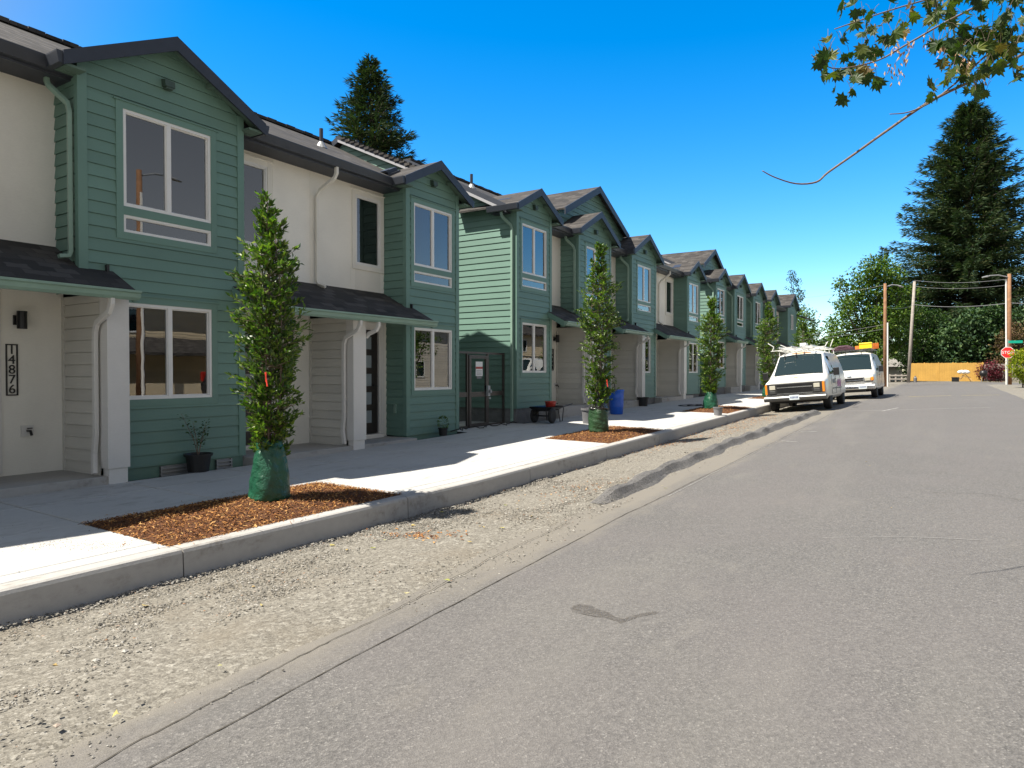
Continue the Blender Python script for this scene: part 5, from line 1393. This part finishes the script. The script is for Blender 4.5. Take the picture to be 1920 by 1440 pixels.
mb = MB(); mb.tube([(0, .14*math.cos(a), .19-.09*math.sin(a)) for a in [k*math.pi/10 for k in range(11)]], .004, 5); mb.build('handle', M['metal'], t, uv=False)
mb = MB(); pts = [Vector((-7.4+.35*math.cos(k*.5)*(1-.012*k)+.012*k, 23.0+.75*math.sin(k*.5+.3)*(1-.01*k)+.02*k, SW(-7.4, 23)+.012)) for k in range(36)]
mb.tube(pts, .014, 5); tag(mb.build('garden_hose', M['rubber'], uv=False), 'loose black hose lying in loops on the pavement before the third mulch bed', 'hose')
mb = MB(); pts = [Vector((-8.95+.1*math.sin(k*.7), 11.7+k*.1, gy(12)+.05+.05*math.sin(k*.9)**2)) for k in range(28)]
mb.tube(pts, .012, 5); tag(mb.build('garden_hose', M['rubber'], uv=False), 'black hose on the ground at the foot of the metal gate', 'hose')

# ------------------------------------------------------------------ poles, sign, fence, far house
def wire(pts, r_=.014, label='', sag=.5):
    a, b = Vector(pts[0]), Vector(pts[1]); mb = MB()
    mb.tube([a.lerp(b, k/14)-Vector((0, 0, sag*4*(k/14)*(1-k/14))) for k in range(15)], r_, 4)
    tag(mb.build('overhead_wire', M['wire'], uv=False), label, 'wire', 'overhead wires between the poles')
def pole(name, label, base, top, r0, mat, lampdir=None, conduit=0):
    t = thing(name, label, 'utility pole' if not lampdir else 'street lamp', base)
    b, p = Vector(base), Vector(top)-Vector(base)
    mb = MB(); mb.tube([(0, 0, -.3), tuple(p*.5), tuple(p)], [r0, r0*.88, r0*.75], 14); mb.build('pole', mat, t, smooth=True, uv=False)
    if conduit:
        mb = MB(); o = Vector((-r0-.04, -.03, 0)) if conduit < 0 else Vector((r0+.04, -.03, 0)); h = abs(conduit)
        mb.tube([tuple(o), tuple(o+p*h)], .055, 8); mb.build('conduit', M['vinyl'], t, uv=False)
    if lampdir:
        L = Vector(lampdir); q = p-Vector((0, 0, .25)); mb = MB()
        mb.tube([tuple(q), tuple(q+L*.4+Vector((0, 0, .16))), tuple(q+L*.75+Vector((0, 0, .12)))], .04, 8); ar = mb.build('lamp_arm', M['metal'], t, uv=False)
        mb = MB(); e = q+L*.72+Vector((0, 0, .10)); f_ = q+L+Vector((0, 0, -.0))
        mb.tube([tuple(e), tuple(e.lerp(f_, .4)), tuple(f_)], [.05, .13, .09], 10, sq=(1, .5)); mb.build('lamp_head', M['metal'], t, uv=False)
    return b+p
def gpt(u, d): p = W(u, 700, d); return (p.x, p.y, G(p.x, p.y))
wl = Vector((-CT, -ST, 0))
P1 = pole('street_lamp_pole', 'brown wooden pole with a white conduit right behind the second van', gpt(1659.5, 50), W(1658, 532, 50), .13, M['pole_wood'], tuple(-wl*1.3), conduit=.62)
P2 = pole('utility_pole', 'grey leaning utility pole at the left end of the yellow fence', gpt(1703, 62), W(1713, 528, 62), .15, M['pole_grey'])
P3 = pole('street_lamp_pole', 'brown wooden pole with a long lamp arm beside the stop sign', gpt(1893, 50), W(1890, 514, 50), .15, M['pole_wood'], tuple(wl*1.95), conduit=-.95)
wire((P1+Vector((0, 0, -.1)), W(1300, 560, 60)), label='thin wire running left from the brown pole behind the second van', sag=.6)
for i, (v, lab) in enumerate(((526, 'highest wire between the leaning pole and the lamp pole'), (537, 'second wire just under the highest one, right of the leaning pole'), (571, 'thick wire halfway up the poles at right'))):
    wire((W(1713-(v-526)*.05, v, 62), W(1892, v-3, 50)), .014 if i < 2 else .022, lab, .25); 
wire((W(1892, 568, 50), W(2150, 560, 44)), .02, 'wire leaving the lamp pole towards the right edge', .2)
wire((W(1660, 576, 50), W(1711, 572, 62)), .012, 'short wire between the brown pole and the leaning pole', .2)
for v, lab in ((620, 'upper of two low wires left of the brown pole'), (628, 'lower of two low wires left of the brown pole')): wire((W(1400, v+12, 60), W(1660, v-12, 50)), .012, lab, .3)
t = thing('stop_sign', 'red octagonal stop sign half hidden by the yellow-green shrub', 'stop sign', gpt(1889, 46))
pz = W(1889, 661, 46).z-t.location.z
MR = Matrix.Rotation(R(0), 4, 'Z')
mb = MB(); mb.box(-.025, .025, .012, .045, -.1, pz+.9); mb.build('post', M['metal'], t, uv=False)
def octa(mb, r_, y0, y1):
    mb.prism([(r_*math.cos(R(22.5+45*k)), pz+r_*math.sin(R(22.5+45*k))) for k in range(8)], y0, y1, 'y')
mb = MB(); octa(mb, .405, 0, .008); pl = mb.build('sign_border', M['paper'], t, uv=False)
mb = MB(); octa(mb, .375, -.003, -.001); mb.build('sign_face', simple('sign_red', (.62, .02, .02), .4, var=.05), t, uv=False)
mb = MB(); put_text(mb, 'STOP', .27, Matrix.Translation((0, -.005, pz)) @ FACEYN); mb.build('sign_text', M['paper'], t, uv=False)
mb = MB(); mb.box(.02, .80, -.004, .004, pz+.62, pz+.80); mb.build('street_name_plate', simple('sign_green', (.0, .30, .20), .4, var=.05), t, uv=False)

FY = 77.0; zf = G(0, FY)
t = thing('board_fence', 'long yellow-stained board fence across the end of the street', 'fence', (0, FY, zf))
x0 = W(1707, 700, 65).x*FY/W(1707, 700, 65).y; x1 = W(1842, 700, 65).x*FY/W(1842, 700, 65).y
mb = MB(); x = x0
while x < x1: h = 1.72+random.uniform(-.01, .02); mb.box(x, x+.135, -.01, .012, 0, h); x += .14
mb.build('fence_boards', M['fence_yellow'], t, uv=False)
mb = MB()
for z in (.3, 1.45): mb.box(x0, x1, .014, .06, z, z+.08)
for k in range(6): xx = x0+(x1-x0)*k/5; mb.box(xx-.05, xx+.05, -.03 if k == 2 else .014, .10, 0, 1.78)
mb.build('fence_frame', M['fence_yellow'], t, uv=False)
t = thing('board_fence', 'brown weathered board fence right of the purple shrub', 'fence', (0, FY, zf))
mb = MB(); x = x1+.02
while x < x1+8: mb.box(x, x+.135, -.01, .012, 0, 1.6+random.uniform(-.02, .02)); x += .14
mb.build('fence_boards', M['pole_grey'], t, uv=False)
mb = MB()
for z in (.3, 1.4): mb.box(x1+.02, x1+8, .014, .06, z, z+.08)
mb.build('fence_frame', M['pole_grey'], t, uv=False)
t = thing('rail_fence', 'low wooden rail fence before the small white house', 'fence', (0, 72, G(0, 72)))
xa, xb = W(1668, 700, 61).x*72/W(1668, 700, 61).y, W(1702, 700, 61).x*72/W(1702, 700, 61).y
mb = MB(); mb.box(xa, xb, -.02, .02, .52, .64); mb.box(xa, xb, -.02, .02, .2, .3); mb.build('rail', M['pole_grey'], t, uv=False)
mb = MB()
for k in range(4): xx = xa+(xb-xa)*k/3; mb.box(xx-.06, xx+.06, .02, .12, 0, .7)
mb.build('post', M['pole_grey'], t, uv=False)
# clutter by the fence
cx = W(1806, 700, 62); c0 = (cx.x, cx.y, G(cx.x, cx.y))
t = thing('wooden_chair', 'tipped wooden chair frame heaped with white cloth before the yellow fence', 'chair', c0)
mb = MB()
for a, b in (((-.5, 0, 0), (.0, 0, .6)), ((.7, 0, .1), (.1, .1, .7)), ((-.35, .3, 0), (.1, .3, .6)), ((.6, .3, 0), (.2, .3, .65)), ((-.1, 0, .45), (.6, .1, .4)), ((0, 0, .6), (0, .35, .62))): mb.tube([a, b], .035, 4)
mb.build('frame', simple('pale_wood', (.50, .32, .16), .7), t, uv=False)
mb = MB(); 
for k in range(5): mb.lathe([(.05, -.14), (.2, -.05), (.22, .04), (.1, .15)], (-.25+.14*k, .1*(k % 2), .85+.05*(k % 2)), 10)
mb.build('white_cloth', M['paper'], t, smooth=True, uv=False)
t = thing('storage_crate', 'small dark crate left of the tipped chair by the yellow fence', 'crate', (c0[0]-.6, c0[1]-.1, c0[2])); mb = MB(); mb.box(-.28, .28, -.2, .2, 0, .32); mb.box(-.3, .3, -.22, .22, .32, .40); mb.build('crate', M['black'], t, bevel=.02, uv=False)
t = thing('kettle_grill', 'round black kettle grill on legs before the yellow fence', 'grill', (c0[0]+1.5, c0[1], c0[2]))
mb = MB(); mb.lathe([(.05, .45), (.27, .55), (.32, .7), (.3, .85), (.2, .98), (.04, 1.03)], (0, 0, 0), 20); mb.build('bowl', M['black'], t, smooth=True, uv=False)
for k in range(3): mb = MB(); a = k*2.09; mb.tube([(.15*math.cos(a), .15*math.sin(a), .55), (.34*math.cos(a), .34*math.sin(a), 0)], .015, 5); mb.build('leg', M['metal'], t, uv=False)
t = thing('white_jug', 'whitish container standing at the left end of the yellow fence', 'container', gpt(1716, 62)); mb = MB(); mb.lathe([(.13, 0), (.15, .4), (.06, .5), (.06, .58)], (0, 0, 0), 12); mb.build('jug', M['plastic_grey'], t, uv=False)
# small house
def gable_house(name, label, base, w, l, h, rise, wall, roofm, rz=0, wins=()):
    t = thing(name, label, 'house', base, rz)
    mb = MB()
    for s, yy_ in ((-1, -l/2), (1, l/2)): siding(mb, (0, yy_), (1, 0), (0, s), -w/2, w/2, 0, h+rise, (), lambda z: (-w/2+max(0, z-h)*w/2/rise, w/2-max(0, z-h)*w/2/rise), e=.2)
    for s in (-1, 1): siding(mb, (s*w/2, 0), (0, 1), (s, 0), -l/2, l/2, 0, h, [(a-.0, b, c, d) for ss, a, b, c, d in wins if ss == s], e=.2)
    mb.build('wall', wall, t, uv=False)
    rf = MB(); o = .45; k = rise/(w/2)
    rf.prism([(-w/2-o, h-o*k), (0, h+rise), (w/2+o, h-o*k), (w/2+o, h-o*k-.15), (0, h+rise-.15), (-w/2-o, h-o*k-.15)], -l/2-o, l/2+o, 'y'); rf.build('roof', roofm, t)
    for s, a, b, c, d in wins:
        fr = MB(); x = s*w/2
        for q in ((a, a+.08, c, d), (b-.08, b, c, d), (a, b, c, c+.08), (a, b, d-.08, d), ((a+b)/2-.03, (a+b)/2+.03, c, d)): fr.box(x-.03, x+s*.05, *q)
        f_ = fr.build('window', M['vinyl'], t, uv=False); g = MB(); g.box(x-.02*s, x-.03*s, a, b, c, d); g.build('pane', M['auto_glass'], f_, uv=False)
    return t
hb = W(1655, 700, 76)
gable_house('small_house', 'small pale house with a grey roof behind the poles', (hb.x-1.6, hb.y, G(hb.x, hb.y)), 4.6, 7, 1.9, 1.5, M['white'], M['gutter_dark'] if False else simple('pale_roof', (.34, .32, .30), .9), R(-20))

# ------------------------------------------------------------------ what the windows reflect: the other side of the street
M['tan'] = paint('tan_house_paint', (.62, .52, .36), .7); M['taupe'] = paint('taupe_house_paint', (.55, .51, .44), .7)
oh = thing('house', 'tan two-storey house across the street, seen only in the window reflections', 'house', (20, 17, G(20, 17)))
mb = MB(); wn = [(-4.5, -3.2, 3.6, 5.0), (-1.2, .2, 3.6, 5.0), (3.0, 4.4, 3.6, 5.0), (-4.0, -2.2, .9, 2.2), (1.0, 3.4, .9, 2.2)]
siding(mb, (0, 0), (0, 1), (-1, 0), -9, 9, 0, 6.2, wn, e=.18); mb.box(.1, 9, -9.0, -8.95, 0, 6.2); mb.box(.1, 9, 8.95, 9.0, 0, 6.2); mb.build('wall', M['tan'], oh)
for a, b, c, d in wn:
    fr = MB()
    for q in ((a, a+.09, c, d), (b-.09, b, c, d), (a, b, c, c+.09), (a, b, d-.09, d)): fr.box(-.06, .03, *q)
    f_ = fr.build('window', M['vinyl'], oh, uv=False); g = MB(); g.box(.03, .04, a, b, c, d); g.build('pane', M['auto_glass'], f_, uv=False)
mb = MB(); mb.prism([(-.9, 6.0), (4.5, 8.6), (9.9, 6.0), (9.9, 5.85), (4.5, 8.45), (-.9, 5.85)], -9.6, 9.6, 'y'); mb.build('roof', M['shingle'], oh)
mb = MB(); mb.prism([(-2.6, 2.45), (-.02, 3.35), (-.02, 3.2), (-2.6, 2.3)], -9.3, 9.3, 'y'); pr_ = mb.build('porch_roof', M['shingle'], oh)
for y in (-9, -4.5, 0, 4.5, 9): mb = MB(); mb.box(-2.5, -2.3, y-.1, y+.1, 0, 2.3); mb.build('column', M['white'], oh, uv=False)
oh2 = gable_house('house', 'taupe house farther along the other side of the street, seen only in the window reflections', (19, 36, G(19, 36)), 9, 13, 4.8, 2.4, M['taupe'], M['shingle'], 0, wins=((-1, -4, -2.6, 3, 4.2), (-1, 1, 2.4, 3, 4.2), (-1, -4, -2.2, .8, 2), (-1, 1.4, 3.4, .8, 2)))
gable_house('house', 'cream house far along the other side of the street, seen only in the window reflections', (21, 60, G(21, 60)), 9, 14, 5, 2.6, M['tan'], M['shingle'], 0, wins=((-1, -4, -2.6, 3, 4.2), (-1, 1, 2.4, 3, 4.2), (-1, -4, -2.2, .8, 2), (-1, 1.4, 3.4, .8, 2)))
bl = [(random.uniform(-1.6, 1.6), random.uniform(-1.6, 1.6), random.uniform(2.2, 4.6), 1.1, .9) for _ in range(9)]
broadleaf('broadleaf_tree', 'round leafy tree across the street, seen only in the window reflections', (9.5, 32, G(9.5, 32)), 5, bl, 44, M['leaf_broad'], leaf=.2, n=260, trunk=.15)
pole('street_lamp_pole', 'brown wooden pole with a lamp arm across the street, seen only in the window reflections', (9.5, 15.4, G(9.5, 15.4)), (9.5, 15.4, 8.2), .16, M['pole_wood'], (.2, 1.9, .3), conduit=-.9)
mb = MB(); mb.box(12.4, 12.45, 4, 30, G(12.4, 15), G(12.4, 15)+.9); tag(mb.build('low_fence', M['tan'], uv=False), 'low tan fence across the street, seen only in the window reflections', 'fence')
# dark estate car across the street (reflected)
car = thing('parked_car', 'dark grey car parked across the street, seen only in the window reflections', 'car', (6.6, 18.9, G(6.6, 18.9)))
st = [(-2.2, .45, .80, .85, .70, .95), (-2.05, .30, .88, .95, .62, 1.45), (-1.6, .26, .90, .98, .64, 1.62), (0, .26, .91, .98, .66, 1.66), (.75, .26, .91, .98, .62, 1.50), (1.35, .28, .90, .94, .74, 1.02), (2.1, .32, .86, .82, .70, .86), (2.3, .42, .76, .70, .60, .72)]
mb = MB(); n = 10
for y, sl, bw, bz, tw, tz in st:
    h = [(bw*.9, sl), (bw, sl+.2), (bw, bz), (tw, tz-.06), (tw*.6, tz)]; mb.v += [(x, y, z) for x, z in h]+[(-x, y, z) for x, z in reversed(h)]
for j in range(len(st)-1):
    for i in range(n): mb.f.append((j*n+i, j*n+(i+1) % n, (j+1)*n+(i+1) % n, (j+1)*n+i)); mb.m.append(0)
mb.f.append(tuple(range(n))); mb.f.append(tuple(range((len(st)-1)*n, len(st)*n))); mb.m += [0, 0]
mb.build('body', simple('dark_grey_car_paint', (.05, .05, .055), .2, .5, var=.05), car, bevel=.04, uv=False)
for s in (-1, 1):
    m_ = MB(); m_.face([(s*.905, -1.7, 1.02), (s*.905, .9, 1.02), (s*.70, .55, 1.5), (s*.70, -1.6, 1.55)]); m_.build('side_window', M['auto_glass'], car, uv=False)
    m_ = MB(); m_.box(s*.74, s*.86, -2.22, -2.02, .95, 1.35); m_.build('tail_light', M['red'], car, bevel=.03, uv=False)
    for y in (-1.4, 1.45):
        w = MB(); w.lathe([(.2, -.1), (.32, -.1), (.335, 0), (.32, .1), (.2, .1)], (0, 0, 0), 24); o = w.build('wheel', M['rubber'], car, uv=False); o.rotation_euler = (0, R(90), 0); o.location = (s*.82, y, .33)

# ------------------------------------------------------------------ maple branch overhead, its trunk out of frame to the right
mt = thing('maple_tree', 'maple branch with lobed leaves and a long bare twig hanging in at the top right', 'tree', (5.2, 4.2, G(5.2, 4.2)))
bo = Vector(mt.location)
br = MB()
def poly(mbb, pts, r0, r1, n=6):
    P_ = [Vector(p)-bo for p in pts]
    Q = []
    for i in range(len(P_)-1):
        a = P_[max(i-1, 0)]; b = P_[i]; c = P_[i+1]; d = P_[min(i+2, len(P_)-1)]
        for k in range(4):
            t = k/4; Q.append(.5*((2*b)+(c-a)*t+(2*a-5*b+4*c-d)*t*t+(-a+3*b-3*c+d)*t**3))
    Q.append(P_[-1]); mbb.tube(Q, [r0+(r1-r0)*i/(len(Q)-1) for i in range(len(Q))], n)
tk = MB(); tk.tube([(0, 0, -.3), (.05, .1, 2.2), (-.1, .3, 5.0), (.2, .4, 8.5)], [.30, .23, .17, .06], 12); tk.build('trunk', M['bark'], mt, smooth=True, uv=False)
root_ = bo+Vector((-.05, .15, 3.0))
j1 = W(2150, 20, 5.6); j2 = W(1990, 70, 5.3)
poly(br, [root_, root_.lerp(j1, .5)+Vector((0, 0, .5)), j1, j2, W(1920, 100, 5.1)], .05, .012)
poly(br, [W(1920, 100, 5.1), W(1850, 140, 5.0), W(1745, 190, 4.8), W(1660, 247, 4.7), W(1600, 290, 4.6), W(1550, 325, 4.55), W(1528, 343, 4.5), W(1490, 346, 4.45), W(1450, 334, 4.4), W(1427, 322, 4.38)], .0115, .0035)
poly(br, [j2, W(1870, 92, 5.1), W(1800, 148, 4.9), W(1745, 192, 4.8), W(1700, 213, 4.7), W(1664, 217, 4.65)], .009, .003)
poly(br, [j1, W(1950, -30, 5.2), W(1800, 30, 4.9), W(1700, 85, 4.7), W(1640, 118, 4.6), W(1568, 133, 4.5), W(1535, 122, 4.45), W(1517, 107, 4.4)], .009, .002)
poly(br, [j1, W(2000, -60, 5.0), W(1830, -20, 4.7), W(1680, 20, 4.5), W(1560, 60, 4.4)], .009, .003)
random.seed(12)
lf = MB()
def maple_leaf(p, s, axis, nrm):
    axis = axis.normalized(); sd = axis.cross(nrm).normalized(); up = sd.cross(axis)
    shp = [(0, -.02), (.16, .10), (.42, .02), (.34, .22), (.62, .38), (.40, .42), (.46, .62), (.22, .58), (.17, .76), (.07, .72), (0, 1.0), (-.08, .74), (-.17, .76), (-.22, .56), (-.46, .62), (-.38, .42), (-.62, .38), (-.34, .22), (-.42, .02), (-.16, .10)]
    cup = random.uniform(.3, 1.1); pts = [p-bo+(axis*y+sd*x)*s+up*(-cup*s*(x*x+(y-.4)**2*.6)) for x, y in shp]
    c = p-bo+axis*.3*s; i0 = len(lf.v); lf.v += [tuple(c)]+[tuple(q) for q in pts]; k = len(pts)
    for i in range(k): lf.f.append((i0, i0+1+i, i0+1+(i+1) % k)); lf.m.append(0)
    lf_st.append((p, p-axis*s*.5+Vector((0, 0, s*.3))))
lf_st = []
cl = [(1548, 110, 9, 28), (1565, 145, 7, 26), (1600, 100, 9, 32), (1610, 145, 8, 28), (1640, 90, 8, 32), (1585, 185, 2, 10), (1632, 148, 4, 15), (1655, 60, 8, 36), (1740, 90, 5, 14), (1745, 170, 3, 14),
      (1790, 110, 11, 38), (1820, 90, 15, 44), (1850, 120, 13, 40), (1880, 90, 14, 40), (1800, 160, 8, 28), (1830, 175, 5, 20), (1895, 150, 4, 18), (1905, 60, 14, 44), (1770, 40, 14, 60), (1690, 20, 14, 60), (1840, 20, 18, 70), (1600, 30, 11, 52), (1910, 0, 16, 60), (1780, 130, 5, 22)]
for u, v, n, sp_ in cl:
    if v > 205: continue
    for k in range(int(n*(1.0 if u < 1760 else 1.7))):
        p = W(u+random.gauss(0, sp_*.55), v-8+random.gauss(0, sp_*.45), random.uniform(4.2, 5.1))
        maple_leaf(p, random.uniform(.06, .115), Vector((random.gauss(0, .6), random.gauss(0, .6), random.uniform(-1.3, -.3))), rv()+Vector((0, 0, .5)))
for a, b in lf_st: br.tube([tuple(a-bo), tuple((a-bo).lerp(b-bo, .5)+Vector((0, 0, .01))), tuple(b-bo)], .0016, 3, cap=False)
sd_ = MB()
for u, v in ((1672, 95), (1690, 110), (1665, 125), (1680, 140), (1625, 110), (1790, 105), (1810, 115), (1800, 125), (1760, 95), (1700, 85), (1735, 85), (1845, 150)):
    for k in range(13):
        p = W(u+random.gauss(0, 6), v+random.gauss(0, 7), random.uniform(4.4, 4.9))-bo; leafquad(sd_, p, Vector((random.gauss(0, .4), random.gauss(0, .4), -1)), rv(), random.uniform(.03, .05), .013)
lf.build('leaves', M['leaf_maple'], mt, uv=False); br.build('branches', M['twig'], mt, smooth=True, uv=False)
tag_sd = sd_.build('seeds', multi('winged_seeds', [(0, (.30, .17, .09)), (1, (.55, .38, .24))], bump=0), mt, uv=False); tag(tag_sd, kind='stuff')

# ------------------------------------------------------------------ camera, sun, sky
cam = bpy.data.cameras.new('Camera'); co = bpy.data.objects.new('Camera', cam); COL.objects.link(co); scene.camera = co
cam.sensor_width = 36; cam.lens = 24; cam.clip_end = 3000; cam.clip_start = .05
co.location = (0, 0, 0); co.rotation_euler = (R(90)-math.atan(20.5/1280), 0, TH)
sd = Vector((-SX, -SY, 1)).normalized(); elev = math.asin(sd.z); az = math.atan2(sd.x, sd.y)
sun = bpy.data.lights.new('Sun', 'SUN'); so = bpy.data.objects.new('Sun', sun); COL.objects.link(so)
sun.energy = 5.0; sun.angle = R(.5); sun.color = (1, .94, .83); so.rotation_euler = sd.to_track_quat('Z', 'Y').to_euler(); so.location = (0, 0, 30)
w = bpy.data.worlds.new('World'); scene.world = w; w.use_nodes = True; nt = w.node_tree; nt.nodes.clear()
sky = nt.nodes.new('ShaderNodeTexSky'); sky.sky_type = 'NISHITA'; sky.sun_disc = False; sky.sun_elevation = elev; sky.sun_rotation = az
sky.air_density = 1.0; sky.dust_density = .35; sky.ozone_density = 3.0; sky.altitude = 0
bg = nt.nodes.new('ShaderNodeBackground'); bg.inputs[1].default_value = .112
ot = nt.nodes.new('ShaderNodeOutputWorld')
def hsv(sat, val):
    h = nt.nodes.new('ShaderNodeHueSaturation'); h.inputs['Saturation'].default_value = sat; h.inputs['Value'].default_value = val
    nt.links.new(sky.outputs[0], h.inputs['Color']); return h.outputs[0]
deep, pale = hsv(1.48, 1.16), hsv(.34, .50)        # deep blue sky away from the sun, paler hazier sky on the sun's side
tc = nt.nodes.new('ShaderNodeTexCoord'); dt = nt.nodes.new('ShaderNodeVectorMath'); dt.operation = 'DOT_PRODUCT'
nt.links.new(tc.outputs['Generated'], dt.inputs[0]); dt.inputs[1].default_value = (-.30, .954, 0)
mr = nt.nodes.new('ShaderNodeMapRange'); mr.interpolation_type = 'SMOOTHSTEP'; mr.inputs[1].default_value = .36; mr.inputs[2].default_value = .72; nt.links.new(dt.outputs['Value'], mr.inputs[0])
mx = nt.nodes.new('ShaderNodeMix'); mx.data_type = 'RGBA'; nt.links.new(mr.outputs[0], mx.inputs[0]); nt.links.new(pale, mx.inputs[6]); nt.links.new(deep, mx.inputs[7])
nt.links.new(mx.outputs[2], bg.inputs[0]); nt.links.new(bg.outputs[0], ot.inputs[0])
vs_ = scene.view_settings; vs_.view_transform = 'Standard'; vs_.look = 'None'; vs_.gamma = 1; vs_.exposure = 1.0; vs_.use_curve_mapping = False
scene.cycles.max_bounces = 8; scene.cycles.transparent_max_bounces = 12
